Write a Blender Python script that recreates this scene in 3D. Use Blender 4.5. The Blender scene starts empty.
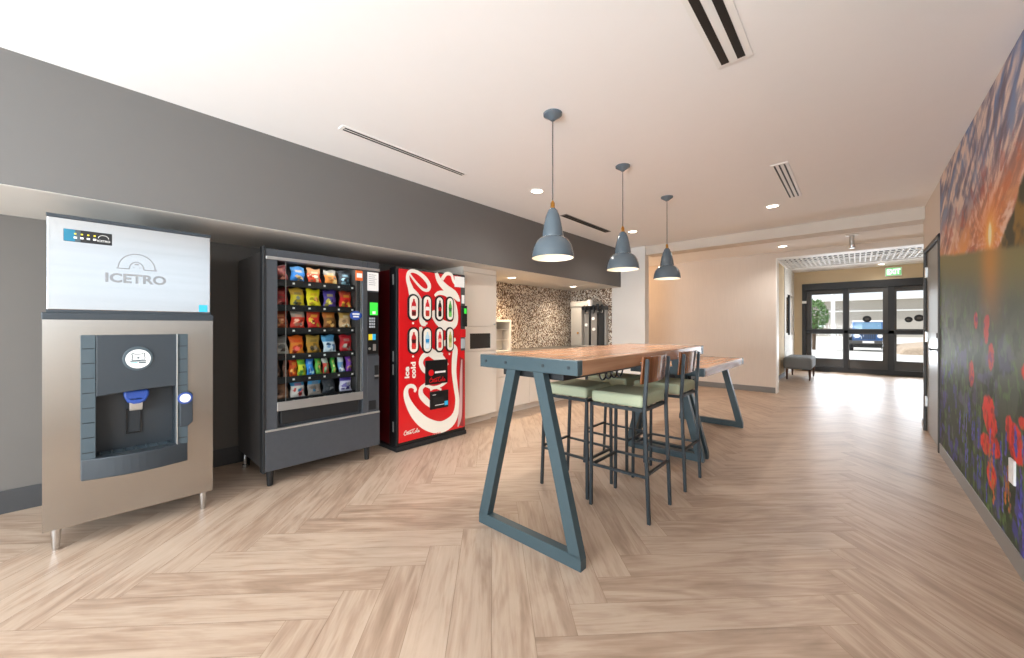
import bpy, bmesh, math, random
import numpy as np
from mathutils import Vector, Matrix
random.seed(7)
R = math.radians
scene = bpy.context.scene
col = scene.collection
H, FOC, YAW, CY = 1.22, 381.3, 0.7347, 326.6

# ------------------------------------------------------------------ helpers
def on_x(u, v, x):
    """point of the plane x = const (machine fronts, mural wall) for a photo position -> (y, z)"""
    a, b, c = (u - 512) / FOC, (CY - v) / FOC, (-math.sin(YAW), math.cos(YAW))
    qx = c[0] + a * math.cos(YAW); qy = c[1] + a * math.sin(YAW)
    t = x / qx
    return (qy * t, H + b * t)

class MB:
    def __init__(s): s.v = []; s.f = []; s.mi = []; s.col = None
    def add(s, vs, fs, m=0):
        o = len(s.v); s.v += [tuple(p) for p in vs]
        s.f += [[i + o for i in f] for f in fs]; s.mi += [m] * len(fs)
        return s
    def box(s, x0, x1, y0, y1, z0, z1, m=0):
        x0, x1 = min(x0, x1), max(x0, x1); y0, y1 = min(y0, y1), max(y0, y1); z0, z1 = min(z0, z1), max(z0, z1)
        vs = [(x, y, z) for z in (z0, z1) for y in (y0, y1) for x in (x0, x1)]
        return s.add(vs, [[0,2,3,1],[4,5,7,6],[0,1,5,4],[2,6,7,3],[0,4,6,2],[1,3,7,5]], m)
    def prism(s, pts, axis, a, b, m=0):
        """extrude polygon pts along axis; pts are the two other coordinates in xyz order"""
        n = len(pts); vs = []
        for w in (a, b):
            for p, q in pts:
                vs.append({'x': (w, p, q), 'y': (p, w, q), 'z': (p, q, w)}[axis])
        fs = [list(range(n)), list(range(2*n-1, n-1, -1))] + [[i, i+n, (i+1) % n + n, (i+1) % n] for i in range(n)]
        return s.add(vs, fs, m)
    def tube(s, p0, p1, r0, r1=None, n=14, m=0, caps=True):
        r1 = r0 if r1 is None else r1
        p0, p1 = Vector(p0), Vector(p1); d = (p1 - p0).normalized()
        a = d.orthogonal().normalized(); b = d.cross(a)
        vs = [p + (a*math.cos(t) + b*math.sin(t))*r for p, r in ((p0, r0), (p1, r1)) for t in [2*math.pi*i/n for i in range(n)]]
        fs = [[i, (i+1) % n, (i+1) % n + n, i+n] for i in range(n)]
        if caps: fs += [list(range(n-1, -1, -1)), list(range(n, 2*n))]
        return s.add(vs, fs, m)
    def bar(s, p0, p1, w, h=None, up=(0, 0, 1), m=0):
        """square bar between two points"""
        h = h or w; p0, p1 = Vector(p0), Vector(p1); d = (p1-p0).normalized()
        a = d.cross(Vector(up))
        if a.length < 1e-4: a = Vector((1, 0, 0)) if abs(d.x) < .9 else Vector((0, 1, 0))
        a.normalize(); b = a.cross(d).normalized()
        vs = [p + a*i*w/2 + b*j*h/2 for p in (p0, p1) for i, j in ((-1,-1),(1,-1),(1,1),(-1,1))]
        return s.add(vs, [[3,2,1,0],[4,5,6,7],[0,1,5,4],[1,2,6,5],[2,3,7,6],[3,0,4,7]], m)
    def lathe(s, c, prof, n=32, m=0):
        vs = []; fs = []
        for r, z in prof:
            for i in range(n):
                t = 2*math.pi*i/n; vs.append((c[0]+r*math.cos(t), c[1]+r*math.sin(t), c[2]+z))
        for k in range(len(prof)-1):
            for i in range(n):
                j = (i+1) % n; fs.append([k*n+i, k*n+j, (k+1)*n+j, (k+1)*n+i])
        return s.add(vs, fs, m)
    def path(s, pts, r, n=8, m=0):
        pts = [Vector(p) for p in pts]; vs = []; fs = []
        for k, p in enumerate(pts):
            d = (pts[min(k+1, len(pts)-1)] - pts[max(k-1, 0)]).normalized()
            a = d.cross(Vector((.13, .31, .94))).normalized(); b = d.cross(a)
            vs += [p + (a*math.cos(2*math.pi*i/n) + b*math.sin(2*math.pi*i/n))*r for i in range(n)]
        for k in range(len(pts)-1):
            for i in range(n):
                j = (i+1) % n; fs.append([k*n+i, k*n+j, (k+1)*n+j, (k+1)*n+i])
        fs += [list(range(n-1, -1, -1)), list(range((len(pts)-1)*n, len(pts)*n))]
        return s.add(vs, fs, m)
    def plate_x(s, pts, x, t=.0015, m=0):
        """thin decal plate facing +x from (y,z) points"""
        return s.prism(pts, 'x', x, x+t, m)
    def ribbon_x(s, pts, x, t=.0012, m=0, steps=6):
        """smooth stroke of varying width in a plane facing +x; pts (y,z,w)"""
        P = [np.array(p, float) for p in pts]; out = []
        for i in range(len(P)-1):
            p0, p1, p2, p3 = P[max(i-1, 0)], P[i], P[i+1], P[min(i+2, len(P)-1)]
            for k in range(steps):
                q = k/steps
                out.append(.5*((2*p1)+(-p0+p2)*q+(2*p0-5*p1+4*p2-p3)*q*q+(-p0+3*p1-3*p2+p3)*q**3))
        out.append(P[-1]); L = []; Rr = []
        for i, p in enumerate(out):
            d = out[min(i+1, len(out)-1)][:2] - out[max(i-1, 0)][:2]; d = d/(np.linalg.norm(d)+1e-9)
            n = np.array([-d[1], d[0]])*p[2]/2
            L.append(p[:2]+n); Rr.append(p[:2]-n)
        vs = [(x+t, q[0], q[1]) for q in L] + [(x+t, q[0], q[1]) for q in Rr]; n = len(out)
        return s.add(vs, [[n+i, n+i+1, i+1, i] for i in range(n-1)], m)
    def text(s, body, size, origin, face='x', width=None, bold=0.0, m=0, rot=0, shear=0, thick=.0008, space=1.0):
        c = bpy.data.curves.new('t', 'FONT'); c.body = body; c.size = size; c.offset = bold; c.extrude = thick/2; c.shear = shear
        c.space_character = space; c.align_x = 'LEFT'; c.resolution_u = 3
        o = bpy.data.objects.new('t', c); col.objects.link(o)
        me = bpy.data.meshes.new_from_object(o.evaluated_get(bpy.context.evaluated_depsgraph_get()))
        vs = [v.co.copy() for v in me.vertices]
        fs = [list(p.vertices) for p in me.polygons]
        bpy.data.objects.remove(o); bpy.data.curves.remove(c); bpy.data.meshes.remove(me)
        if not vs: return s
        k = 1.0
        if width:
            x0 = min(v.x for v in vs); x1 = max(v.x for v in vs); k = width/(x1-x0)
            for v in vs: v.x = (v.x-x0)*k
        ca, sa = math.cos(rot), math.sin(rot); out = []
        for v in vs:
            a, b = v.x*ca - v.y*sa, v.x*sa + v.y*ca
            out.append((origin[0]+v.z, origin[1]+a, origin[2]+b) if face == 'x' else (origin[0]+a, origin[1]-v.z, origin[2]+b))
        return s.add(out, fs, m)
    def obj(s, name, mats, parent=None, bevel=0, smooth=False, seg=2):
        off = Vector((0, 0, 0))
        if parent is None:
            xs = np.array(s.v); off = Vector(((xs[:,0].min()+xs[:,0].max())/2, (xs[:,1].min()+xs[:,1].max())/2, xs[:,2].min()))
        else:
            p = parent
            while p is not None: off += p.location; p = p.parent
        me = bpy.data.meshes.new(name)
        me.from_pydata([tuple(Vector(v)-off) for v in s.v], [], s.f)
        mats = mats if isinstance(mats, (list, tuple)) else [mats]
        for m in mats: me.materials.append(m)
        for p, i in zip(me.polygons, s.mi): p.material_index = i
        if s.col is not None:
            at = me.color_attributes.new('paint', 'FLOAT_COLOR', 'POINT')
            at.data.foreach_set('color', np.concatenate([np.asarray(s.col, np.float32), np.ones((len(s.col), 1), np.float32)], 1).ravel())
        bm = bmesh.new(); bm.from_mesh(me); bmesh.ops.recalc_face_normals(bm, faces=bm.faces) if s.col is None else None
        if smooth:
            for f in bm.faces: f.smooth = True
            for e in bm.edges:
                if len(e.link_faces) == 2 and e.calc_face_angle(0) > R(40): e.smooth = False
        bm.to_mesh(me); bm.free()
        o = bpy.data.objects.new(name, me); col.objects.link(o)
        if parent is None: o.location = off
        else: o.parent = parent
        if bevel:
            b = o.modifiers.new('edge', 'BEVEL'); b.width = bevel; b.segments = seg; b.limit_method = 'ANGLE'; b.angle_limit = R(40)
        return o

def tag(o, label, cat, group=None, kind=None):
    o['label'] = label; o['category'] = cat
    if group: o['group'] = group
    if kind: o['kind'] = kind
    return o
def thing(name, label, cat, loc=(0, 0, 0), group=None):
    o = bpy.data.objects.new(name, None); col.objects.link(o); o.location = loc; o.empty_display_size = .1
    return tag(o, label, cat, group)
def struct(o, label=None, cat=None):
    o['kind'] = 'structure'
    if label: o['label'] = label
    if cat: o['category'] = cat
    return o
def copy_tree(o, parent=None):
    c = o.copy(); col.objects.link(c); c.parent = parent
    for ch in list(o.children): copy_tree(ch, c)
    return c

def srgb(h):
    h = h.lstrip('#'); v = [int(h[i:i+2], 16)/255 for i in (0, 2, 4)]
    return tuple((x/12.92 if x <= .04045 else ((x+.055)/1.055)**2.4) for x in v) + (1,)
def mat(name, c, rough=.5, metal=0, spec=.5, noise=0, nscale=8, stretch=(1, 1, 1), bump=0, emit=None, es=0, coat=0, aniso=0):
    m = bpy.data.materials.new(name); m.use_nodes = True
    nt = m.node_tree; b = nt.nodes['Principled BSDF']
    c = srgb(c) if isinstance(c, str) else c
    b.inputs['Base Color'].default_value = c; b.inputs['Roughness'].default_value = rough
    b.inputs['Metallic'].default_value = metal; b.inputs['Specular IOR Level'].default_value = spec
    b.inputs['Coat Weight'].default_value = coat; b.inputs['Anisotropic'].default_value = aniso
    if emit: b.inputs['Emission Color'].default_value = srgb(emit); b.inputs['Emission Strength'].default_value = es
    if noise or bump:
        tc = nt.nodes.new('ShaderNodeTexCoord'); mp = nt.nodes.new('ShaderNodeMapping'); nz = nt.nodes.new('ShaderNodeTexNoise')
        mp.inputs['Scale'].default_value = stretch; nz.inputs['Scale'].default_value = nscale; nz.inputs['Detail'].default_value = 5
        nt.links.new(tc.outputs['Object'], mp.inputs[0]); nt.links.new(mp.outputs[0], nz.inputs['Vector'])
        if noise:
            mx = nt.nodes.new('ShaderNodeMix'); mx.data_type = 'RGBA'
            mx.inputs[6].default_value = tuple(x*(1-noise) for x in c[:3]) + (1,)
            mx.inputs[7].default_value = tuple(min(1, x*(1+noise)) for x in c[:3]) + (1,)
            nt.links.new(nz.outputs[0], mx.inputs[0]); nt.links.new(mx.outputs[2], b.inputs['Base Color'])
        if bump:
            bp = nt.nodes.new('ShaderNodeBump'); bp.inputs['Strength'].default_value = bump; bp.inputs['Distance'].default_value = .01
            nt.links.new(nz.outputs[0], bp.inputs['Height']); nt.links.new(bp.outputs[0], b.inputs['Normal'])
    return m
def mat_paint(name, rough=.5, spec=.5):
    m = bpy.data.materials.new(name); m.use_nodes = True; nt = m.node_tree; b = nt.nodes['Principled BSDF']
    a = nt.nodes.new('ShaderNodeAttribute'); a.attribute_name = 'paint'
    nt.links.new(a.outputs['Color'], b.inputs['Base Color']); b.inputs['Roughness'].default_value = rough
    b.inputs['Specular IOR Level'].default_value = spec
    return m
def mat_glass(name, tint=(1, 1, 1, 1), refl=.12):
    m = bpy.data.materials.new(name); m.use_nodes = True; nt = m.node_tree
    nt.nodes.remove(nt.nodes['Principled BSDF']); out = nt.nodes['Material Output']
    t = nt.nodes.new('ShaderNodeBsdfTransparent'); t.inputs[0].default_value = tint
    g = nt.nodes.new('ShaderNodeBsdfGlossy'); g.inputs['Roughness'].default_value = .03
    lw = nt.nodes.new('ShaderNodeFresnel'); lw.inputs['IOR'].default_value = 1.05 + refl
    mx = nt.nodes.new('ShaderNodeMixShader')
    nt.links.new(lw.outputs[0], mx.inputs[0]); nt.links.new(t.outputs[0], mx.inputs[1]); nt.links.new(g.outputs[0], mx.inputs[2])
    nt.links.new(mx.outputs[0], out.inputs[0])
    return m
def mat_emit(name, c, s):
    m = bpy.data.materials.new(name); m.use_nodes = True; b = m.node_tree.nodes['Principled BSDF']
    b.inputs['Base Color'].default_value = srgb(c); b.inputs['Emission Color'].default_value = srgb(c); b.inputs['Emission Strength'].default_value = s
    return m
def mat_wood(name, c1, c2, scale, axis=1, rough=.35, uv=None, spec=.5):
    m = bpy.data.materials.new(name); m.use_nodes = True; nt = m.node_tree; b = nt.nodes['Principled BSDF']
    tc = nt.nodes.new('ShaderNodeTexCoord'); mp = nt.nodes.new('ShaderNodeMapping')
    st = [9*scale]*3; st[axis] = .7*scale; mp.inputs['Scale'].default_value = st
    nz = nt.nodes.new('ShaderNodeTexNoise'); nz.inputs['Scale'].default_value = 1.6; nz.inputs['Detail'].default_value = 8; nz.inputs['Distortion'].default_value = .25
    rp = nt.nodes.new('ShaderNodeValToRGB'); rp.color_ramp.elements[0].position = .32; rp.color_ramp.elements[1].position = .68
    rp.color_ramp.elements[0].color = srgb(c1); rp.color_ramp.elements[1].color = srgb(c2)
    nt.links.new(tc.outputs['Object'], mp.inputs[0]); nt.links.new(mp.outputs[0], nz.inputs['Vector'])
    nt.links.new(nz.outputs[0], rp.inputs[0]); nt.links.new(rp.outputs[0], b.inputs['Base Color'])
    b.inputs['Roughness'].default_value = rough; b.inputs['Specular IOR Level'].default_value = spec
    return m

M = {}
M['ceil'] = mat('ceiling paint', '#f4f2f0', .9, spec=.2, noise=.01)
M['white'] = mat('white wall paint', '#e6e2dc', .8, spec=.2, noise=.015)
M['beige'] = mat('beige wallpaper', '#dbd0c5', .75, spec=.25, noise=.05, nscale=14, stretch=(6, 6, .3))
M['tan'] = mat('tan wall paint', '#d6c2a2', .8, spec=.2, noise=.02)
M['grey'] = mat('warm grey wall paint', '#69645f', .7, spec=.25, noise=.02)
M['fascia'] = mat('dark grey soffit paint', '#6b6865', .6, spec=.3, noise=.02)
M['lgrey'] = mat('soffit underside paint', '#d8d3cb', .8, spec=.2, noise=.02)
M['base'] = mat('grey rubber baseboard', '#7f7d7a', .3, noise=.04)
M['dbase'] = mat('dark rubber baseboard', '#3a3a3b', .5, noise=.04)
M['steel'] = mat('brushed stainless steel', '#aaa6a0', .26, 1, noise=.05, nscale=3, stretch=(1, 1, 60), aniso=.5)
M['steelh'] = mat('polished stainless steel', '#c9cdd0', .2, 1, noise=.07, nscale=1.6, stretch=(.4, .4, 14))  # faint horizontal tone bands stand in for streaky reflections on the head
M['chrome'] = mat('chrome', '#c9c9c9', .15, 1, noise=.03)
M['plastic'] = mat('dark slate plastic', '#30373d', .38, noise=.04)
M['plasticl'] = mat('slate plastic', '#435057', .42, noise=.04)
M['black'] = mat('black plastic', '#101113', .35, noise=.1)
M['mblack'] = mat('black powder coat', '#1a1b1d', .45, noise=.1)
M['vend'] = mat('charcoal grained steel', '#4a4d52', .4, .25, noise=.12, nscale=30, bump=.05)
M['vendside'] = mat('charcoal steel side', '#565250', .5, .1, noise=.06)
M['silver'] = mat('silver trim', '#c6c6c4', .3, .8, noise=.03)
M['slate'] = mat('slate blue powder coat', '#3c4d53', .42, .1, noise=.05, nscale=40)
M['stoolm'] = mat('dark gunmetal powder coat', '#30373b', .4, .3, noise=.06)
M['green'] = mat('sage green woven fabric', '#b3ba9e', .85, spec=.2, noise=.16, nscale=160, bump=.15)
M['wood'] = mat_wood('oak table top', '#95684b', '#bd9170', 1, 1, .24)
M['ply'] = mat_wood('walnut plywood back', '#74421f', '#9c6038', 2.2, 2, .22)
M['ply'].node_tree.nodes['Principled BSDF'].inputs['Coat Weight'].default_value = .6
M['lamp'] = mat('slate enamel', '#59666f', .16, noise=.03, coat=.5)
M['lampin'] = mat('white enamel inside', '#f5f0e6', .4, noise=.01)
M['brass'] = mat('brass', '#b8863f', .3, 1, noise=.05)
M['cord'] = mat('grey cord', '#4a4a4a', .6, noise=.05)
M['bulb'] = mat_emit('glowing bulb', '#fff3dc', 6)
M['dl'] = mat_emit('downlight lens', '#fff4e2', 8)
M['trimw'] = mat('white trim', '#f0eeea', .5, noise=.01)
M['slot'] = mat('black slot', '#17130f', .6, noise=.1)
M['cab'] = mat('white laminate', '#e7ddd0', .45, noise=.015)
M['counter'] = mat('grey solid surface', '#6b655e', .35, noise=.15, nscale=60)
M['glass'] = mat_glass('clear glass')
M['glassd'] = mat_glass('vending glass', (.93, .95, .95, 1), .1)
M['frameb'] = mat('black anodised aluminium', '#232120', .4, .2, noise=.05)
M['frameg'] = mat('bronze grey aluminium', '#4f4d4b', .55, .2, noise=.05)
M['red'] = mat('red vinyl graphic', '#d3141c', .3, noise=.03, coat=.3)
M['cream'] = mat('white vinyl graphic', '#efe9dc', .3, noise=.02)
M['dred'] = mat('dark red graphic', '#8d2a2c', .3, noise=.25, nscale=6)
M['paper'] = mat('white paper', '#eceae6', .7, noise=.02)
M['blue'] = mat('blue plastic', '#2b4c9b', .35, noise=.05)
M['cyan'] = mat('cyan sticker', '#38b4e0', .4, noise=.03)
M['lgtext'] = mat('grey print', '#86888a', .5, noise=.03)
M['green_l'] = mat_emit('green display', '#35c83a', .5)
M['yellow'] = mat('yellow sticker', '#e3d02e', .5, noise=.05)
M['orange'] = mat('orange sticker', '#e0682c', .5, noise=.05)
M['teal'] = mat('teal sticker', '#15708c', .4, noise=.2, nscale=4)
M['key'] = mat('grey key', '#a9adb1', .5, noise=.05)
M['bagfilm'] = mat_paint('printed snack film', .5, .3)
M['muralp'] = mat_paint('printed mural vinyl', .52, .22)
M['sofa'] = mat('grey woven fabric', '#80858a', .9, spec=.2, noise=.25, nscale=60, bump=.1)
M['dwood'] = mat_wood('dark wood leg', '#3b2418', '#5a3a26', 2, 2, .4)
M['door'] = mat('grey door paint', '#9a9996', .34, .4, noise=.03)
M['pave'] = mat('sunlit concrete', '#cfccc5', .9, noise=.06, nscale=1.5)
M['bldg'] = mat('outside stucco', '#b0a99f', .9, noise=.05)
M['stone'] = mat('gravel bank', '#b3a08c', .95, noise=.35, nscale=9)
M['carb'] = mat('blue car paint', '#2d5c96', .3, .2, noise=.03, coat=.5)
M['tyre'] = mat('rubber', '#202124', .8, noise=.1)
M['cglass'] = mat('car windscreen', '#6f93ad', .1, .1, noise=.1)
M['leaf'] = mat('leaf', '#5d7c45', .7, noise=.3, nscale=4)
M['bark'] = mat('bark', '#5b4a3a', .9, noise=.3)
M['ledger'] = mat('white ledger stone', '#d9d7d2', .85, noise=.22, nscale=5, stretch=(1, 1, 9), bump=.3)

def mat_mosaic():
    m = bpy.data.materials.new('glass mosaic tiles'); m.use_nodes = True; nt = m.node_tree; b = nt.nodes['Principled BSDF']
    tc = nt.nodes.new('ShaderNodeTexCoord'); mu = nt.nodes.new('ShaderNodeVectorMath'); mu.operation = 'MULTIPLY'; mu.inputs[1].default_value = (58, 58, 58)
    ad = nt.nodes.new('ShaderNodeVectorMath'); ad.operation = 'ADD'; ad.inputs[1].default_value = (.37, .31, .29)
    fl = nt.nodes.new('ShaderNodeVectorMath'); fl.operation = 'FLOOR'
    wn = nt.nodes.new('ShaderNodeTexWhiteNoise'); rp = nt.nodes.new('ShaderNodeValToRGB'); rp.color_ramp.interpolation = 'CONSTANT'
    cols = ['#5a4030', '#7e624c', '#a08a74', '#c9b8a4', '#efe7da', '#66503e', '#dacdbb', '#f6f0e6']
    e = rp.color_ramp.elements
    while len(e) < len(cols): e.new(0.5)
    for i, c in enumerate(cols): e[i].position = i/len(cols); e[i].color = srgb(c)
    nt.links.new(tc.outputs['Object'], mu.inputs[0]); nt.links.new(mu.outputs[0], ad.inputs[0]); nt.links.new(ad.outputs[0], fl.inputs[0])
    nt.links.new(fl.outputs[0], wn.inputs['Vector']); nt.links.new(wn.outputs['Value'], rp.inputs[0]); nt.links.new(rp.outputs[0], b.inputs['Base Color'])
    b.inputs['Roughness'].default_value = .28
    return m
M['mosaic'] = mat_mosaic()
M['gap'] = mat('plank joint', '#8d745d', .7, noise=.05)

# ------------------------------------------------------------------ room shell
CH, SB, SX = 2.65, 1.955, -3.25          # ceiling, soffit bottom, soffit face
XR, XL, XK = 0.605, -4.13, -4.35         # right wall, vending wall, kitchen wall
YN, YP, YF, YE = -3.6, 6.62, 8.4, 13.4   # near wall, pillar face, far wall, entrance wall
XV0, XV1 = -1.32, 2.3                    # hall by the entrance

def plank_floor():
    """herringbone of individual vinyl planks, one mesh, a tone per plank"""
    L, W, S2 = 1.163, .1705, math.sqrt(2); mb = MB(); uv = []; cols = []
    ox, oy = -2.46, .085
    X0, X1, Y0, Y1 = -5.6, 2.5, YN-.15, YE+.05
    for n in range(-4, 6):
        for k in range(-40, 110):
            for kind in (0, 1):
                if kind == 0: a, b, da, db = k*W, k*W, L, W
                else: a, b, da, db = L+k*W, k*W+W-L, W, L
                a += n*L; b -= n*L
                g = .0008
                cs = [(a+g, b+g), (a+da-g, b+g), (a+da-g, b+db-g), (a+g, b+db-g)]
                ws = [((p-q)/S2+ox, (p+q)/S2+oy) for p, q in cs]
                cx = sum(p[0] for p in ws)/4; cy = sum(p[1] for p in ws)/4
                if not (X0 < cx < X1 and Y0 < cy < Y1): continue
                o = len(mb.v); mb.v += [(x, y, 0) for x, y in ws]; mb.f.append([o, o+1, o+2, o+3]); mb.mi.append(0)
                r1, r2 = random.random()*40, random.random()*40
                loc = [(0, 0), (da, 0), (da, db), (0, db)]
                uv += [(r1+(p if kind == 0 else q), r2+(q if kind == 0 else p)) for p, q in loc]
                t = random.random(); cols += [(t, random.random(), random.random())]*4
    o = len(mb.v); mb.v += [(X0-.8, Y0-.8, -.004), (X1+.8, Y0-.8, -.004), (X1+.8, Y1, -.004), (X0-.8, Y1, -.004)]; mb.f.append([o, o+1, o+2, o+3]); mb.mi.append(1)
    uv += [(0, 0)]*4; cols += [(.5, .5, .5)]*4
    mb.col = np.array(cols)
    m = bpy.data.materials.new('light oak vinyl planks'); m.use_nodes = True; nt = m.node_tree; b = nt.nodes['Principled BSDF']
    at = nt.nodes.new('ShaderNodeAttribute'); at.attribute_name = 'paint'; sp = nt.nodes.new('ShaderNodeSeparateColor')
    uvn = nt.nodes.new('ShaderNodeUVMap'); uvn.uv_map = 'grain'
    def nz(sx, sy, det, dist):
        mp = nt.nodes.new('ShaderNodeMapping'); mp.inputs['Scale'].default_value = (sx, sy, 1)
        n = nt.nodes.new('ShaderNodeTexNoise'); n.inputs['Scale'].default_value = 1; n.inputs['Detail'].default_value = det; n.inputs['Distortion'].default_value = dist
        nt.links.new(uvn.outputs[0], mp.inputs[0]); nt.links.new(mp.outputs[0], n.inputs['Vector']); return n
    n1, n2, n3 = nz(2.0, 24, 8, 1.2), nz(7, 110, 4, .3), nz(1.6, 7, 5, 2.0)
    def mth(op, a, bb):
        q = nt.nodes.new('ShaderNodeMath'); q.operation = op
        for i, z in enumerate((a, bb)):
            if isinstance(z, (int, float)): q.inputs[i].default_value = z
            else: nt.links.new(z, q.inputs[i])
        return q.outputs[0]
    nt.links.new(at.outputs['Color'], sp.inputs[0])
    s = mth('ADD', mth('MULTIPLY', n1.outputs[0], .42), mth('MULTIPLY', n2.outputs[0], .14))
    s = mth('ADD', s, mth('MULTIPLY', n3.outputs[0], .5)); s = mth('ADD', s, mth('MULTIPLY', sp.outputs[0], .13))
    rp = nt.nodes.new('ShaderNodeValToRGB'); e = rp.color_ramp.elements
    e[0].position = .34; e[0].color = srgb('#8f7864'); e[1].position = .92; e[1].color = srgb('#cbb6a2')
    x = e.new(.52); x.color = srgb('#ac927d'); x = e.new(.64); x.color = srgb('#bda691')
    nt.links.new(s, rp.inputs[0]); nt.links.new(rp.outputs[0], b.inputs['Base Color'])
    b.inputs['Roughness'].default_value = .38; b.inputs['Specular IOR Level'].default_value = .5
    o = mb.obj('floor', [m, M['gap']])
    ul = o.data.uv_layers.new(name='grain')
    for lp in o.data.loops: ul.data[lp.index].uv = uv[lp.vertex_index]
    return struct(o)
plank_floor()

def shell(name, mb, m, parent=None, bevel=0): return struct(mb.obj(name, m, parent, bevel))
shell('ceiling', MB().box(-4.6, XR+.1, YN-.1, YP+.35, CH, CH+.12), M['ceil'])
shell('ceiling_hall', MB().box(-6.2, XV1+.1, YP+.35, YF+.2, 2.57, 2.77), M['ceil'])
shell('ceiling_entrance', MB().box(XV0-.1, XV1+.1, YF+.2, YE+.1, 2.74, 2.86), M['ceil'])
shell('ceiling_soffit', MB().box(-4.6, SX, YN, YP, SB, SB+.012).box(SX-.03, SX, YN, YP, SB+.012, CH), [M['fascia']])
shell('ceiling_soffit_lining', MB().box(-4.45, SX-.012, YN, YP-.001, SB-.004, SB-.0005), M['lgrey'])
shell('wall_left', MB().box(XL-.4, XL, YN, 2.995, 0, SB-.004), M['grey'])
shell('wall_kitchen', MB().box(XK-.15, XK, 2.995, YP+.1, 0, SB-.004), M['mosaic'])
shell('wall_kitchen_end', MB().box(XK-.15, -3.43, YP, YP+.1, 0, SB-.004), M['mosaic'])
shell('pillar', MB().box(XK-.3, -2.79, YP+.1, YP+.16, 0, CH).box(-3.43, -2.79, YP-.005, YP+.1, 0, CH), M['white'])
shell('beam', MB().box(-2.79, XV1, YP+.04, YP+.34, 2.5, CH), mat('pale beige paint', '#d6ccc0', .8, spec=.2, noise=.02))
shell('wall_far', MB().box(-6.2, -1.09, YF, YF+.2, 0, 2.57).box(-1.09, XV1, YF, YF+.2, 2.47, 2.57), M['beige'])
shell('trim_opening', MB().box(-1.092, -1.075, YF-.008, YF+.21, 0, 2.47).box(-1.075, XV1, YF-.008, YF+.21, 2.458, 2.47), M['trimw'])
shell('wall_corridor', MB().box(-6.3, -6.2, YP, YF, 0, 2.57), M['tan'])
# right wall: window near the camera, door further along
W2 = (-.5, 1.5, 1.28, 2.42); W4 = (-3.2, -1.1, .9, 2.42); D1 = (5.53, 6.55, 2.08)  # second opening is added, unseen, for fill light on the cabinets
shell('wall_right', MB().box(XR, XR+.15, YN, W4[0], 0, CH).box(XR, XR+.15, W4[0], W4[1], 0, W4[2]).box(XR, XR+.15, W4[0], W4[1], W4[3], CH).box(XR, XR+.15, W4[1], W2[0], 0, CH).box(XR, XR+.15, W2[0], W2[1], 0, W2[2]).box(XR, XR+.15, W2[0], W2[1], W2[3], CH)
      .box(XR, XR+.15, W2[1], D1[0], 0, CH).box(XR, XR+.15, D1[0], D1[1], D1[2], CH).box(XR, XR+.15, D1[1], 6.8, 0, CH), M['beige'])
shell('wall_hall_right', MB().box(XV1, XV1+.1, 6.7, YE+.1, 0, 2.86).box(XR+.15, XV1, 6.7, 6.8, 0, CH), M['tan'])
# near wall with two wide windows (behind the camera)
W3 = (-3.0, .3, .5, 2.45)
shell('wall_near', MB().box(-4.6, W3[0], YN-.12, YN, 0, CH).box(W3[0], W3[1], YN-.12, YN, 0, W3[2]).box(W3[0], W3[1], YN-.12, YN, W3[3], CH).box(W3[1], XR+.1, YN-.12, YN, 0, CH), M['white'])
w = shell('window_3', MB().box(W3[0], W3[1], YN-.1, YN-.04, W3[2], W3[2]+.05).box(W3[0], W3[1], YN-.1, YN-.04, W3[3]-.05, W3[3])
          .box(W3[0], W3[0]+.05, YN-.1, YN-.04, W3[2], W3[3]).box(W3[1]-.05, W3[1], YN-.1, YN-.04, W3[2], W3[3]).box(-1.38, -1.32, YN-.1, YN-.04, W3[2], W3[3]), M['frameb'])
for nm_, W_ in (('window_2', W2), ('added_window', W4)):  # second one frames the added fill-light opening
    shell(nm_, MB().box(XR+.05, XR+.1, W_[0], W_[1], W_[2], W_[2]+.04).box(XR+.05, XR+.1, W_[0], W_[1], W_[3]-.04, W_[3])
          .box(XR+.05, XR+.1, W_[0], W_[0]+.04, W_[2], W_[3]).box(XR+.05, XR+.1, W_[1]-.04, W_[1], W_[2], W_[3]), M['trimw'])
# entrance wall and left window wall of the entrance hall
DX0, DX1, DZ = -1.13, 1.95, 2.40
shell('wall_entrance', MB().box(XV0-.1, DX0, YE, YE+.15, 0, 2.74).box(DX0, DX1, YE, YE+.15, DZ, 2.74).box(DX1, XV1+.1, YE, YE+.15, 0, 2.74), M['tan'])
WY = (11.75, 13.05, 1.0, 2.05)
shell('wall_entrance_left', MB().box(XV0-.12, XV0, YF+.2, 11.45, 0, 2.74), M['tan'])
shell('wall_entrance_stone', MB().box(XV0-.12, XV0+.01, 11.45, WY[0], 0, 2.74).box(XV0-.12, XV0+.01, WY[0], WY[1], 0, WY[2]).box(XV0-.12, XV0+.01, WY[0], WY[1], WY[3], 2.74)
      .box(XV0-.12, XV0+.01, WY[1], YE, 0, 2.74), M['ledger'])
w = shell('window_1', MB().box(XV0-.07, XV0-.02, WY[0], WY[0]+.05, WY[2], WY[3]).box(XV0-.07, XV0-.02, WY[1]-.05, WY[1], WY[2], WY[3]).box(XV0-.07, XV0-.02, WY[0], WY[1], WY[2], WY[2]+.05)
          .box(XV0-.07, XV0-.02, WY[0], WY[1], WY[3]-.05, WY[3]), M['trimw'])
struct(MB().box(XV0-.03, XV0+.02, 12.3, 12.42, WY[2], WY[3]).obj('mullion', M['frameb'], w))
struct(MB().box(XV0-.05, XV0-.045, WY[0]+.05, WY[1]-.05, WY[2]+.05, WY[3]-.05).obj('pane', M['glass'], w))
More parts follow.
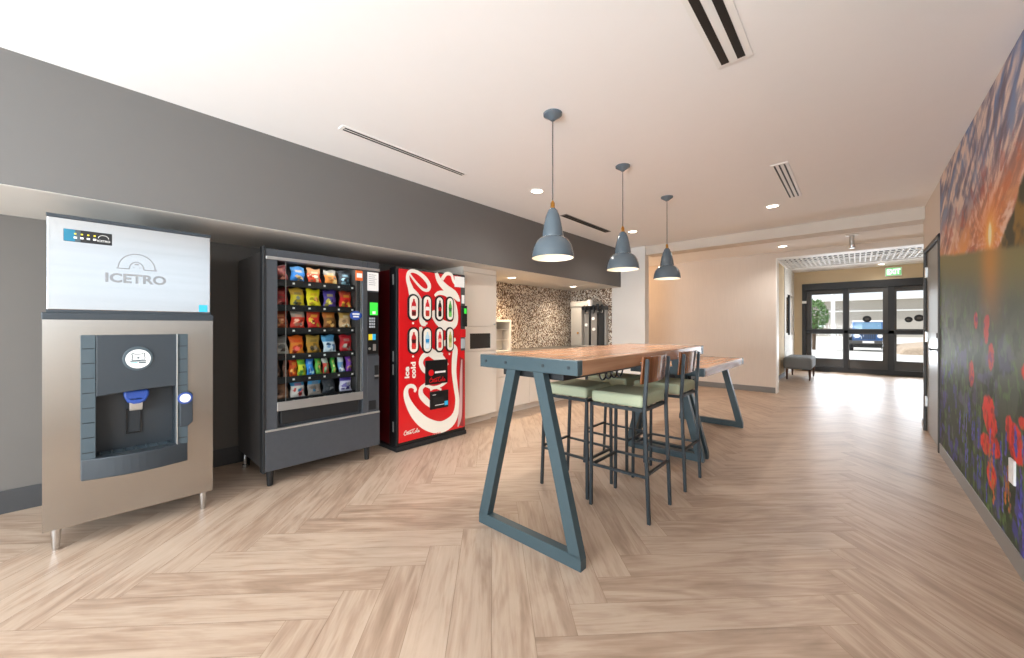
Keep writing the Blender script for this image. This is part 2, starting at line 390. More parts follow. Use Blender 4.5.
# baseboards
shell('baseboard_left', MB().box(XL, XL+.012, YN, 3.0, 0, .15), M['dbase'], bevel=.003)
shell('baseboard_far', MB().box(-6.2, -1.1, YF-.014, YF, 0, .105), M['base'], bevel=.003)
shell('baseboard_right', MB().box(XR-.014, XR, W2[0]-2, 5.47, 0, .105).box(XR-.014, XR, 6.6, 6.8, 0, .105), M['base'], bevel=.003)
shell('baseboard_entrance', MB().box(XV0, XV0+.014, YF+.2, 11.45, 0, .1), M['dbase'], bevel=.003)
shell('baseboard_pillar', MB().box(-3.43, -2.776, YP-.019, YP-.005, 0, .105).box(-2.79, -2.776, YP-.005, YP+.16, 0, .105), M['base'], bevel=.003)

# side door in the right wall
d = struct(MB().box(XR-.02, XR+.04, D1[0]-.05, D1[0], 0, D1[2]+.04).box(XR-.02, XR+.04, D1[1], D1[1]+.05, 0, D1[2]+.04).box(XR-.02, XR+.04, D1[0]-.05, D1[1]+.05, D1[2], D1[2]+.04).obj('door_1', M['frameg'], None, .003))
struct(MB().box(XR+.005, XR+.045, D1[0]+.004, D1[1]-.004, .008, D1[2]-.004).obj('door_panel', M['door'], d, .002))
for z in (.35, 1.1, 1.85): struct(MB().tube((XR-.004, D1[1]-.01, z-.06), (XR-.004, D1[1]-.01, z+.06), .011).box(XR-.003, XR+.006, D1[1]-.05, D1[1], z-.055, z+.055).obj('hinge', M['silver'], d))
struct(MB().tube((XR+.005, 5.62, .99), (XR-.01, 5.62, .99), .03).tube((XR-.01, 5.62, .99), (XR-.06, 5.62, .99), .009).bar((XR-.055, 5.61, .99), (XR-.055, 5.75, .99), .016, .02).obj('door_handle', M['frameg'], d, smooth=True))
struct(MB().tube((XR+.005, 5.62, 1.13), (XR-.018, 5.62, 1.13), .03, .026).obj('deadbolt', M['frameg'], d, smooth=True))

# glazed entrance doors
d = struct(MB().box(DX0, DX1, YE-.06, YE+.1, 2.215, DZ).box(DX0, DX0+.09, YE-.04, YE+.08, 0, 2.215).box(DX1-.09, DX1, YE-.04, YE+.08, 0, 2.215)
           .box(DX0, DX1, YE-.03, YE+.07, 0, .13).obj('door_2', M['frameb'], None, .004))
def leaf(x0, x1, y, mats, sl, sr, top=2.215, rail=1.09, low=.36):
    l = struct(MB().box(x0, x0+sl, y, y+.045, .13, top).box(x1-sr, x1, y, y+.045, .13, top).box(x0+sl, x1-sr, y, y+.045, top-.12, top)
               .box(x0+sl, x1-sr, y, y+.045, rail-.07, rail+.07).box(x0+sl, x1-sr, y, y+.045, .13, low).obj('door_leaf', mats, d, .003))
    struct(MB().box(x0+sl, x1-sr, y+.02, y+.026, low, rail-.07).box(x0+sl, x1-sr, y+.02, y+.026, rail+.07, top-.12).obj('glass_pane', M['glass'], l))
    return l
leaf(-1.04, -.21, YE+.02, [M['frameg']], .12, .06)  # leaves greyer than the outer frame: glass reflection and haze put into the colour
leaf(-.20, .62, YE-.03, [M['frameg']], .06, .13)
leaf(.68, 1.86, YE+.02, [M['frameg']], .06, .1)
struct(MB().box(-.25, -.165, YE-.05, YE+.07, .13, 2.215).box(.585, .70, YE-.05, YE+.07, .13, 2.215).box(DX0+.09, DX1-.09, YE-.05, YE-.02, 1.04, 1.13).obj('door_mullion', M['frameb'], d, .003))
for (u, v, r, nm) in ((867, 319, .085, 'black oval safety sticker on the glass of the middle entrance door'),
                      (909, 319.5, .07, 'smaller black oval safety sticker on the right glass entrance door'), (919.5, 318, .085, 'larger black oval safety sticker on the right glass entrance door')):
    a, b, c, s_ = (u-512)/FOC, (CY-v)/FOC, -math.sin(YAW), math.cos(YAW)
    t = (YE-.06)/(s_+a*math.sin(YAW)); x, z = (c+a*math.cos(YAW))*t, H+b*t
    yy = YE-.0 if x < .62 else YE+.032
    mb = MB().prism([(x+1.0*r*math.cos(k*math.pi/12), z+r*math.sin(k*math.pi/12)) for k in range(24)], 'y', yy-.012, yy-.006)
    mb.prism([(x+.5*r*math.cos(k*math.pi/8), z+.35*r*math.sin(k*math.pi/8)) for k in range(16)], 'y', yy-.014, yy-.012, 1)
    tag(mb.obj('door_sticker', [M['mblack'], M['frameg']]), nm, 'sticker', 'safety stickers on the entrance doors')
# door sensor on the frame
tag(MB().box(-1.13, -1.03, YE-.075, YE-.042, 1.86, 1.93).obj('door_switch', M['trimw'], None, .005), 'small white plate on the left post of the entrance doors', 'switch')

# ------------------------------------------------------------------ ceiling fittings
def downlight(x, y, z, label, grp, power=14, warm=(1, .96, .92)):
    t = thing('downlight', label, 'ceiling light', (x, y, z), grp)
    MB().lathe((x, y, z), [(.058, -.001), (.062, -.006), (.078, -.004), (.082, 0.0)], 28).obj('trim_ring', M['trimw'], t, smooth=True)
    MB().lathe((x, y, z), [(.0, -.002), (.058, -.002)], 28).obj('lens', M['dl'], t)
    l = bpy.data.lights.new('downlight_beam', 'SPOT'); l.energy = power; l.spot_size = R(150); l.spot_blend = 1; l.shadow_soft_size = .06; l.color = warm
    lo = bpy.data.objects.new('downlight_beam', l); col.objects.link(lo); lo.location = (x, y, z-.02)
G = 'recessed ceiling downlights'
DLC, DLK, DLE = 36, 75, 20
downlight(-2.50, 3.16, CH, 'round recessed ceiling downlight left of the first hanging lamp', G, DLC)
downlight(-2.50, 5.47, CH, 'round recessed ceiling downlight between the second and third hanging lamps', G, DLC)
downlight(-.74, 5.43, CH, 'round recessed ceiling downlight just beyond the white slotted air vent', G, DLC)
downlight(-.92, 7.8, 2.57, 'round recessed downlight in the lower ceiling just before the entrance hall', G, DLC)
downlight(-3.82, 4.22, SB-.004, 'round downlight under the soffit nearer to the tall white cabinet', G, DLK*1.25, (1, .74, .48))
downlight(-3.83, 5.9, SB-.004, 'round downlight under the soffit above the drink dispenser', G, DLK*.55, (1, .86, .7))
downlight(-.7, 12.0, 2.74, 'round downlight over the bench in the entrance hall', G, DLE)
downlight(.45, 12.9, 2.74, 'round downlight in front of the green exit sign', G, DLE)
downlight(.62, 9.0, 2.74, 'round downlight near the lattice ceiling beside the side door', G, DLE)

def vent(x0, x1, y0, y1, slots, label, frame):
    t = thing('air_vent', label, 'air vent', ((x0+x1)/2, (y0+y1)/2, CH), 'linear slot vents in the ceiling')
    MB().box(x0, x1, y0, y1, CH-.006, CH).obj('frame', frame, t, .002)
    for a, b in slots: MB().box(a, b, y0+.025, y1-.025, CH-.0085, CH-.006).obj('slot', M['slot'], t)
vent(-2.775, -2.70, 1.20, 2.37, ((-2.758, -2.745), (-2.728, -2.715)), 'thin two-slot white air vent beside the grey soffit, above the vending machines', M['trimw'])
vent(-2.83, -2.73, 4.05, 5.24, ((-2.82, -2.785), (-2.775, -2.74)), 'dark slotted air vent beside the soffit, beyond the first hanging lamp', M['base'])
vent(-.57, -.40, .6, 2.33, ((-.545, -.508), (-.468, -.432)), 'air vent with two wide black slots at the top of the photo', M['trimw'])
vent(-.57, -.44, 4.05, 5.2, ((-.548, -.536), (-.512, -.500), (-.475, -.463)), 'white air vent with thin slots in the ceiling before the beam', M['trimw'])

# pendant lamps
def pendant(x, y, zb, label):
    t = thing('pendant_lamp', label, 'hanging lamp', (x, y, CH), 'slate pendant lamps over the tall table')
    zt = zb+.335
    MB().lathe((x, y, CH), [(0, -.045), (.015, -.045), (.02, -.04), (.062, -.012), (.064, 0)], 28).obj('canopy', M['lamp'], t, smooth=True)
    MB().tube((x, y, zt+.04), (x, y, CH-.04), .0042, n=8).obj('cord', M['cord'], t, smooth=True)
    MB().lathe((x, y, zt), [(0, .05), (.007, .05), (.009, .042), (.014, .036), (.015, .005), (.019, 0), (.019, -.01)], 20).obj('socket', M['brass'], t, smooth=True)
    prof = [(.018, 0), (.032, -.015), (.046, -.05), (.057, -.095), (.067, -.15), (.0715, -.185), (.0705, -.194), (.084, -.2), (.107, -.219), (.125, -.25), (.137, -.29), (.142, -.328), (.142, -.335), (.138, -.335)]
    sh = MB().lathe((x, y, zt), prof, 40).obj('lamp_shade', M['lamp'], t, smooth=True)
    MB().lathe((x, y, zt), [(.138, -.335), (.136, -.322), (.131, -.285), (.117, -.247), (.095, -.215), (.066, -.19), (.05, -.12), (.02, -.02)], 40).obj('shade_lining', M['lampin'], sh, smooth=True)
    MB().lathe((x, y, zb), [(0, .05), (.02, .055), (.03, .075), (.03, .1), (.018, .13), (.013, .16)], 20).obj('bulb', M['bulb'], t, smooth=True)
    l = bpy.data.lights.new('pendant_glow', 'SPOT'); l.energy = 22; l.spot_size = R(130); l.spot_blend = .6; l.color = (1, .95, .9); l.shadow_soft_size = .04
    lo = bpy.data.objects.new('pendant_glow', l); col.objects.link(lo); lo.location = (x, y, zb+.03)
pendant(-1.515, 2.085, 1.68, 'largest and nearest of the three slate grey hanging lamps')
pendant(-1.545, 3.182, 1.728, 'middle one of the three slate grey hanging lamps')
pendant(-1.551, 4.268, 1.748, 'last slate grey hanging lamp, smallest of the row, before the beige wall')

# ------------------------------------------------------------------ ice machine
XI = -3.2
ice = thing('ice_machine', 'tall stainless steel ice machine with dark dispenser bay on four metal feet', 'ice machine', (-3.6, .19, 0))
y0, y1 = -.17, .552
MB().box(-3.98, XI-.165, y0+.006, y1-.006, .125, 1.262).box(XI-.165, XI-.018, y0+.006, y0+.02, .125, 1.262).box(XI-.165, XI-.018, y1-.02, y1-.006, .125, 1.262).box(XI-.165, XI-.018, y0+.02, y1-.02, .125, .14).box(-3.98, XI-.02, y0, y1, 1.262, 1.295).obj('cabinet', [M['vendside']], ice, .004)
# stainless front sheet around the dispenser bay
B0, B1, BZ0, BZ1 = -.035, .42, .36, 1.172
MB().box(XI-.018, XI, y0, B0+.01, .125, 1.262).box(XI-.018, XI, B1-.01, y1, .125, 1.262).box(XI-.018, XI, B0+.01, B1-.01, .125, BZ0+.05).box(XI-.018, XI, B0+.01, B1-.01, BZ1-.01, 1.262).obj('front_panel', M['steel'], ice)
MB().box(XI-.03, XI+.006, y0-.003, y1+.003, 1.258, 1.297).obj('top_band', M['plastic'], ice, .004)
for yy in (y0+.045, y1-.045):
    for xx in (XI-.05, -3.9):
        MB().lathe((xx, yy, 0), [(0, 0), (.012, 0), (.014, .01), (.022, .128), (.0, .128)], 20).obj('leg', M['chrome'], ice, smooth=True)
hd = MB().box(-3.9, XI-.012, y0+.015, y1-.013, 1.297, 1.826).obj('head', M['vendside'], ice, .004)
MB().box(XI-.012, XI, y0+.015, y1-.013, 1.312, 1.812).obj('head_front', M['steelh'], hd, .004)
MB().box(XI-.03, XI+.003, y0+.013, y1-.011, 1.812, 1.83).obj('head_edge', M['plastic'], hd, .002)
MB().box(XI-.03, XI+.002, y0+.013, y1-.011, 1.297, 1.312).obj('head_edge', M['plastic'], hd, .002)
p = MB().box(XI, XI+.003, -.097, .086, 1.688, 1.755).obj('control_label', M['black'], hd, .002)
mb = MB().box(XI+.003, XI+.0036, -.096, -.055, 1.689, 1.754, 0).box(XI+.003, XI+.0037, -.055, -.035, 1.689, 1.754, 1)
for i in range(4):
    mb.box(XI+.003, XI+.004, -.058+.024*i, -.05+.024*i, 1.728, 1.736, 2).box(XI+.003, XI+.004, -.060+.024*i, -.048+.024*i, 1.706, 1.716, 3)
dome = lambda cy, cz, w, h, sw: [(cy-w, cz, sw)]+[(cy-w*math.cos(a), cz+h*math.sin(a), sw) for a in np.linspace(.05, math.pi-.05, 16)]+[(cy+w, cz, sw)]
mb.ribbon_x(dome(.052, 1.722, .020, .018, .002), XI+.003, m=3); mb.text('ICETRO', .016, (XI+.0036, .028, 1.702), width=.05, m=3)
mb.obj('control_icons', [M['teal'], M['plasticl'], M['yellow'], M['paper']], p)
# engraved emblem and name
mb = MB()
def line(pts, w=.0055): mb.ribbon_x([(a, b, w) for a, b in pts], XI, t=.0008, steps=3)
line([(.19-.079*math.cos(a), 1.565+.088*math.sin(a)) for a in np.linspace(.02, math.pi-.02, 20)])
line([(.188-.031*math.cos(a), 1.563+.042*math.sin(a)) for a in np.linspace(0, math.pi, 12)])
line([(.105, 1.565), (.111, 1.562), (.157, 1.562)]); line([(.219, 1.562), (.268, 1.562), (.277, 1.566)])
line([(.180, 1.592), (.197, 1.592)], .008); line([(.174, 1.572), (.178, 1.572)], .005); line([(.199, 1.572), (.203, 1.572)], .005)
mb.text('ICETRO', .072, (XI+.001, .059, 1.48), width=.26, bold=.0025)
mb.obj('emblem', M['lgtext'], hd)
MB().box(XI, XI+.0015, .479, .523, 1.316, 1.362).obj('energy_sticker', M['cyan'], hd)
# dispenser bay
bz = MB()
bz.box(XI-.02, XI+.022, B0, .021, .478, BZ1); bz.box(XI-.02, XI+.022, .368, B1, .478, BZ1)          # ribbed side columns
for k in range(8):
    z = 1.095-k*.083; bz.box(XI+.022, XI+.0235, B0+.005, .018, z, z+.004, 1).box(XI+.022, XI+.0235, .373, B1-.004, z, z+.004, 1)
bz.box(XI-.02, XI+.03, .366, .371, .478, BZ1, 2)
bz.obj('side_columns', [M['plasticl'], M['black'], M['silver']], ice, .002)
bez = MB()
n = 12; pts = [(.023, BZ1), (.023, .823)]+[(.023+.343*i/n, .823+.026*math.sin(math.pi*.5*i/n)) for i in range(1, n+1)]+[(.366, BZ1)]
bez.prism(pts, 'x', XI-.02, XI+.02)
MBc = bez.obj('cover', M['plastic'], ice, .004)
e = MB().prism([(.193+.066*math.cos(a), 1.030+.072*math.sin(a)) for a in np.linspace(0, 2*math.pi, 33)[:-1]], 'x', XI+.018, XI+.026).obj('badge_rim', M['plasticl'], MBc, .003)
mb = MB().prism([(.193+.054*math.cos(a), 1.028+.056*math.sin(a)) for a in np.linspace(0, 2*math.pi, 33)[:-1]], 'x', XI+.026, XI+.028, 0)
bear = [(.166, 1.022), (.168, 1.05), (.164, 1.058), (.172, 1.062), (.18, 1.056), (.206, 1.056), (.214, 1.062), (.222, 1.058), (.218, 1.05), (.22, 1.022)]
mb.ribbon_x([(a, b, .004) for a, b in bear+[bear[0]]], XI+.028, m=1, steps=2)
mb.prism([(.193+.006*math.cos(a), 1.034+.005*math.sin(a)) for a in np.linspace(0, 2*math.pi, 11)[:-1]], 'x', XI+.028, XI+.029, 1)
mb.box(XI+.028, XI+.029, .158, .228, 1.012, 1.018, 1).box(XI+.028, XI+.029, .16, .19, 1.003, 1.008, 2).box(XI+.028, XI+.029, .195, .226, 1.001, 1.009, 1)
mb.obj('badge', [M['paper'], M['slate'], M['cyan']], MBc)
# bay interior
MB().box(XI-.16, XI-.15, .02, .37, .44, .9).box(XI-.16, XI-.018, .02, .026, .44, .9).box(XI-.16, XI-.018, .364, .37, .44, .9).box(XI-.16, XI-.018, .02, .37, .88, .9).box(XI-.16, XI-.018, .02, .37, .43, .445).obj('dispenser_bay', M['plastic'], ice)
mb = MB()
for i in range(7): mb.box(XI-.15, XI-.005, .035+i*.05, .043+i*.05, .468, .474)
for i in range(4): mb.box(XI-.145+i*.042, XI-.138+i*.042, .026, .364, .464, .472)
mb.obj('drip_grille', M['plasticl'], ice)
tp = [(B0, 0), (B1, 0)]
n = 14; arc = [(B0+(B1-B0)*i/n, .03*(math.sin(math.pi*i/n))) for i in range(n+1)]
mb = MB(); bot = [(XI-.02, a) for a in (0,)]
poly = [(XI-.03, B0)]+[(XI+.02+.045*math.sin(math.pi*i/n), B0+(B1-B0)*i/n) for i in range(n+1)]+[(XI-.03, B1)]
mb.prism(poly, 'z', .363, .48)
mb.obj('drip_tray', M['plastic'], ice, .006)
chute = MB().prism([(.135, .835), (.135, .80), (.15, .765), (.175, .752), (.205, .752), (.228, .765), (.245, .80), (.245, .835)], 'x', XI-.15, XI-.03).obj('chute', M['blue'], ice, .01)
lv = MB().prism([(XI-.075, .79), (XI-.03, .79), (XI-.03, .78), (XI-.045, .712), (XI-.06, .712)], 'y', .159, .217).obj('lever', M['silver'], ice, .004)
MB().box(XI-.15, XI-.135, .148, .157, .557, .71).box(XI-.15, XI-.135, .21, .219, .557, .71).box(XI-.15, XI-.135, .157, .21, .557, .566).box(XI-.15, XI-.135, .157, .21, .7, .71).obj('plate_frame', M['black'], ice, .002)
bt = MB().prism([(.38, .805), (.43, .805), (.444, .79), (.444, .61), (.42, .585), (.38, .585)], 'x', XI+.01, XI+.032).obj('button_housing', M['plastic'], ice, .004)
MB().tube((XI+.03, .406, .766), (XI+.036, .406, .766), .037, n=28).obj('button_ring', M['blue'], bt, .002)
MB().tube((XI+.036, .406, .766), (XI+.039, .406, .766), .027, n=28).obj('button', M['paper'], bt, .001)

# ------------------------------------------------------------------ snack vending machine
XS = -3.285
sn = thing('snack_vending_machine', 'charcoal glass-front snack vending machine full of bags between the two machines', 'vending machine', (-3.65, 1.33, 0))
a0, a1 = .872, 1.798
MB().box(-4.06, -4.04, a0+.01, a1-.01, .13, 1.80).box(-4.06, XS-.055, a0+.01, a0+.03, .13, 1.80).box(-4.06, XS-.055, a1-.19, a1-.012, .13, 1.80).box(-4.04, XS-.055, a0+.03, a1-.19, 1.76, 1.80).box(-4.04, XS-.055, a0+.03, a1-.19, .13, .3).obj('cabinet', M['vendside'], sn, .004)
MB().box(-4.04, XS-.06, a0+.03, a1-.19, .3, .32).box(-4.04, -4.03, a0+.03, a1-.19, .3, 1.76).obj('liner', M['black'], sn)
# door frame
d0, d1, dz0, dz1 = .962, 1.640, .57, 1.725
MB().box(XS-.055, XS, a0, d0, .43, 1.81).box(XS-.055, XS, d1, 1.684, .43, 1.81).box(XS-.055, XS, d0, d1, dz1, 1.81).box(XS-.055, XS, 1.684, a1, .43, .955).box(XS-.055, XS, 1.684, a1, 1.725, 1.81).box(XS-.055, XS-.012, 1.684, a1, .955, 1.725).box(XS-.055, XS-.045, d0, d1, .43, .58).obj('door_frame', M['vend'], sn, .004)
MB().box(XS-.06, XS+.01, a0-.012, a0+.008, .12, 1.825).obj('hinge_strip', M['mblack'], sn, .004)
MB().box(XS, XS+.01, a0+.01, a1, 1.728, 1.752).obj('top_trim', M['silver'], sn, .003)
MB().box(XS-.01, XS+.008, d0-.004, d1, .572, .64).obj('window_trim', M['silver'], sn, .003)
MB().box(XS-.02, XS-.014, d0, d1, .64, dz1).obj('window_glass', M['glassd'], sn)
for ya, yb in ((1.023, 1.027), (1.628, 1.64)): MB().box(XS-.024, XS-.02, ya, yb, .64, dz1).obj('glass_bead', M['silver'], sn)
mb = MB().box(XS-.045, XS-.012, .978, 1.602, .455, .572)
MB().box(XS-.04, XS-.006, .985, 1.6, .462, .57).obj('delivery_flap', M['mblack'], sn, .006)
kp = MB().box(XS-.06, XS+.012, a0+.005, a1, .13, .428).obj('kick_panel', M['vend'], sn, .003)
MB().box(XS-.02, XS+.018, a0+.005, a1, .428, .442).obj('kick_trim', M['silver'], kp, .003)
for yy in (a0+.055, a1-.09):
    for xx in (XS-.06, -3.98): MB().lathe((xx, yy, 0), [(0, 0), (.018, 0), (.02, .004), (.028, .132), (0, .132)], 18).obj('leg', M['mblack'], sn, smooth=True)
MB().tube((-3.93, a0+.03, .03), (-3.93, a0+.03, .13), .014).tube((-3.93, a0+.03, 0), (-3.93, a0+.03, .03), .022).obj('levelling_foot', M['chrome'], sn, smooth=True)
MB().box(XS-.012, XS+.002, 1.684, 1.79, .97, 1.535).obj('selection_panel', M['black'], sn, .003)
MB().box(XS-.012, XS+.003, 1.684, 1.79, 1.548, 1.715).obj('white_notice', M['paper'], sn)
mb = MB()
for i in range(6): mb.box(XS+.003, XS+.0036, 1.695, 1.695+random.uniform(.05, .085), 1.69-.018*i, 1.694-.018*i)
mb.obj('notice_print', M['lgtext'], sn)
MB().box(XS-.012, XS+.003, 1.578, 1.638, 1.63, 1.718).obj('price_notice', M['orange'], sn)
mb = MB().box(XS+.003, XS+.0036, 1.583, 1.633, 1.655, 1.695); mb.obj('notice_label', M['paper'], sn)
MB().box(XS+.002, XS+.005, 1.706, 1.782, 1.325, 1.44).obj('screen', M['green_l'], sn)
MB().box(XS+.005, XS+.0056, 1.73, 1.76, 1.335, 1.36).obj('screen_mark', M['paper'], sn)
mb = MB()
for i in range(4):
    for j in range(3): mb.box(XS+.002, XS+.008, 1.70+j*.02, 1.714+j*.02, 1.285-.025*i, 1.302-.025*i)
mb.obj('keypad', M['key'], sn, .001)
MB().box(XS+.002, XS+.004, 1.694, 1.73, 1.098, 1.152).obj('yellow_sticker', M['yellow'], sn)
MB().box(XS+.002, XS+.004, 1.73, 1.762, 1.098, 1.152).obj('cyan_sticker', M['cyan'], sn)
MB().box(XS+.002, XS+.008, 1.735, 1.762, 1.0, 1.06).tube((XS+.002, 1.703, 1.02), (XS+.006, 1.703, 1.02), .012).obj('coin_slot', M['silver'], sn)
MB().box(XS-.004, XS+.004, 1.75, 1.79, .735, .865).obj('bill_slot', M['mblack'], sn, .002)
MB().box(XS+.002, XS+.014, 1.752, 1.786, .76, .775).obj('latch', M['silver'], sn)
MB().box(XS-.002, XS+.004, 1.694, 1.766, .462, .546).obj('coin_return', M['mblack'], sn, .004)
ov = MB().prism([(1.582+.054*math.cos(a), 1.318+.04*math.sin(a)) for a in np.linspace(0, 2*math.pi, 25)[:-1]], 'x', XS-.012, XS-.009).obj('blue_oval_sticker', M['blue'], sn)
for ya, yb, za in ((1.55, 1.614, 1.325), (1.556, 1.608, 1.302)): MB().box(XS-.009, XS-.0086, ya, yb, za, za+.013).obj('sticker_print', M['paper'], ov)
rows = [1.585, 1.388, 1.206, .998, .815, .644]
for z in rows:
    s_ = MB().box(-4.0, XS-.075, a0+.035, 1.606, z-.012, z-.004).box(XS-.08, XS-.072, a0+.035, 1.606, z-.045, z+.006).obj('shelf', M['mblack'], sn)
    for i in range(5): MB().box(XS-.072, XS-.07, 1.09+i*.12, 1.106+i*.12, z-.026, z-.012).obj('price_tag', M['paper'], s_)
li = bpy.data.lights.new('vending_tube', 'AREA'); li.shape = 'RECTANGLE'; li.size = .03; li.size_y = .6; li.energy = .9; li.color = (.95, .98, 1)
lo = bpy.data.objects.new('vending_tube', li); col.objects.link(lo); lo.location = (XS-.062, 1.3, 1.75); lo.rotation_euler = (0, R(22), R(0))

def bag(y, z, w, h, ctop, cmid, cspot, label, dark=1.0):
    """pillow bag standing on a shelf, leaning back a little; own print"""
    nu, nv, xf = 14, 20, XS-.105; mb = MB(); cols = []
    A, B_, C_ = [np.array(srgb(c)[:3]) for c in (ctop, cmid, cspot)]
    rnd = random.Random(int(y*1000+z*777))
    bl = [(rnd.uniform(.2, .8), rnd.uniform(.12, .5), rnd.uniform(.1, .2), rnd.uniform(.06, .13)) for _ in range(7)]
    tilt = rnd.uniform(-.12, .12)
    for side in (1, -1):
        for j in range(nv+1):
            for i in range(nu+1):
                a, b = i/nu, j/nv
                pf = (math.sin(math.pi*a)**.55)*(math.sin(math.pi*min(1, max(0, (b-.05)/.9)))**.5 if 0 < b < 1 else 0)
                dep = side*.026*pf*(1.25-.5*b)
                ww = w*(1-.07*math.sin(math.pi*b)+(.03 if b > .93 or b < .06 else 0))
                yy = (a-.5)*ww+tilt*(b-.2)*.1+.004*math.sin(9*b+y*30)
                mb.v.append((xf+dep-.035*b, y+yy, z+b*h+.006*math.sin(a*7+y*20)*(b > .9)))
                cc = A if b > .64 else B_
                for q_, (bx, by, rx, ry) in enumerate(bl):
                    if ((a-bx)/rx)**2+((b-by)/ry)**2 < 1: cc = (C_, C_, C_, C_*.4, B_*.45, np.minimum(C_*1.4+.12, 1), A*.5)[q_]
                if .6 < b < .8 and .22 < a < .78: cc = C_*.5+A*.5
                if b > .94 or b < .04: cc = A*.8
                cols.append(cc*dark)
        for j in range(nv):
            for i in range(nu):
                o = (0 if side == 1 else (nu+1)*(nv+1))+j*(nu+1)+i
                f = [o, o+1, o+nu+2, o+nu+1]; mb.f.append(f if side == 1 else f[::-1]); mb.mi.append(0)
    mb.col = np.array(cols)
    return tag(mb.obj('snack_bag', M['bagfilm'], None, smooth=True), label, 'snack bag', 'snack bags in the vending machine')
def bx(crop, x): return on_x(230+x/6.27, 330, XS-.09)[0]
BW, BH = .108, .15
data = [
 (0, 322, '#5d1f1d', '#7d2a20', '#a05030', 'dark red bag at the left end of the top shelf'),
 (0, 430, '#3d6f9d', '#2d79c4', '#c9a15a', 'blue bag on the top shelf'),
 (0, 535, '#a8744a', '#d9431f', '#efc9a0', 'red and tan bag on the top shelf'),
 (0, 640, '#8d8579', '#d98335', '#efb46a', 'orange and grey bag on the top shelf'),
 (0, 725, '#26272b', '#2e3238', '#7fa6b5', 'black bag at the right end of the top shelf'),
 (1, 322, '#6d1f22', '#9c2a2c', '#b5564a', 'dark red bag at the left end of the second shelf'),
 (1, 430, '#c59a3a', '#d8c22c', '#4c5a50', 'yellow and dark bag beside the plain bright yellow bag'),
 (1, 530, '#e5d51e', '#ecdc28', '#c9862a', 'bright yellow bag on the second shelf'),
 (1, 632, '#4b3a8c', '#5c4a9c', '#d8c94a', 'purple and yellow bag on the second shelf'),
 (1, 730, '#b3402a', '#dc2a22', '#e8b12c', 'red bag with yellow edges at the right end of the second shelf'),
 (2, 322, '#8a3a26', '#a14c30', '#c98a5a', 'brown bag at the left end of the third shelf'),
 (2, 430, '#a89a8c', '#d63a2a', '#f0a080', 'red bag with a grey top on the third shelf'),
 (2, 533, '#c4402c', '#d8332a', '#efc23a', 'red bag with a tan crisp print in the middle of the third shelf'),
 (2, 632, '#b5652c', '#8c5a2c', '#d9a04a', 'orange brown bag on the third shelf'),
 (2, 728, '#c79a4c', '#cfa678', '#e8d9b8', 'tan and yellow bag at the right end of the third shelf'),
 (3, 325, '#8a8a88', '#b5b0a8', '#6a5a50', 'pale grey bag at the left end of the fourth shelf'),
 (3, 425, '#e0641c', '#e8862a', '#d8381c', 'bright orange bag on the fourth shelf'),
 (3, 530, '#a8863a', '#b5862c', '#5c4a2c', 'olive and gold bag on the fourth shelf'),
 (3, 632, '#5aa0cc', '#cfe0ea', '#3c6c9c', 'white and light blue bag on the fourth shelf'),
 (3, 732, '#b3202a', '#c22a30', '#8c8c80', 'dark red bag at the right end of the fourth shelf'),
 (5, 325, '#5c3a2c', '#8c6248', '#a87a5c', 'brown bag at the left end of the bottom shelf'),
 (5, 430, '#3a8ab5', '#d8d0c8', '#c23a34', 'bag with blue top and red and white print on the bottom shelf'),
 (5, 535, '#3c90c0', '#8c8078', '#6c5c50', 'bag with blue top and grey brown print on the bottom shelf'),
 (5, 628, '#2a2c33', '#34363c', '#4c4c50', 'black bag on the bottom shelf'),
 (5, 730, '#5a3fa8', '#d8d4e4', '#4c3c8c', 'purple and white bag on the bottom shelf')]
for r, x, c1, c2, c3, lb in data: bag(bx(0, x), rows[r]-.002, BW, BH-(0.02 if r == 0 else 0), c1, c2, c3, lb)
small = [(302, .05, '#3a261c', '#4c3424', '#6a4c38', 'dark brown candy pack at the left end of the candy shelf'), (350, .03, '#8c6a5c', '#b58a78', '#8c5c50', 'narrow pinkish candy pack on the candy shelf'),
 (402, .062, '#c23c1c', '#dc5a24', '#e8a03a', 'orange red candy pack on the candy shelf'), (456, .066, '#6ab02c', '#c8d02c', '#2c8a3a', 'lime green and yellow candy pack on the candy shelf'),
 (510, .062, '#2a6cc0', '#2c8ae0', '#9cd0f0', 'bright blue candy pack on the candy shelf'), (562, .05, '#4ca03c', '#6cb048', '#b5863a', 'green candy pack beside the bright blue one'),
 (610, .052, '#d8d8d0', '#cc4a3c', '#3c9a5c', 'red and white candy pack on the candy shelf'), (656, .04, '#3c9c3c', '#5cb054', '#d8c85c', 'narrow green candy pack right of the red and white one'),
 (705, .054, '#c8d4dc', '#6c9ccc', '#e8ecf0', 'pale blue and white candy pack on the candy shelf'), (752, .05, '#7a3ab0', '#8a48b8', '#d8a85c', 'purple candy pack at the right end of the candy shelf')]
for x, w, c1, c2, c3, lb in small: bag(bx(0, x), rows[4]-.002, w, .15, c1, c2, c3, lb)

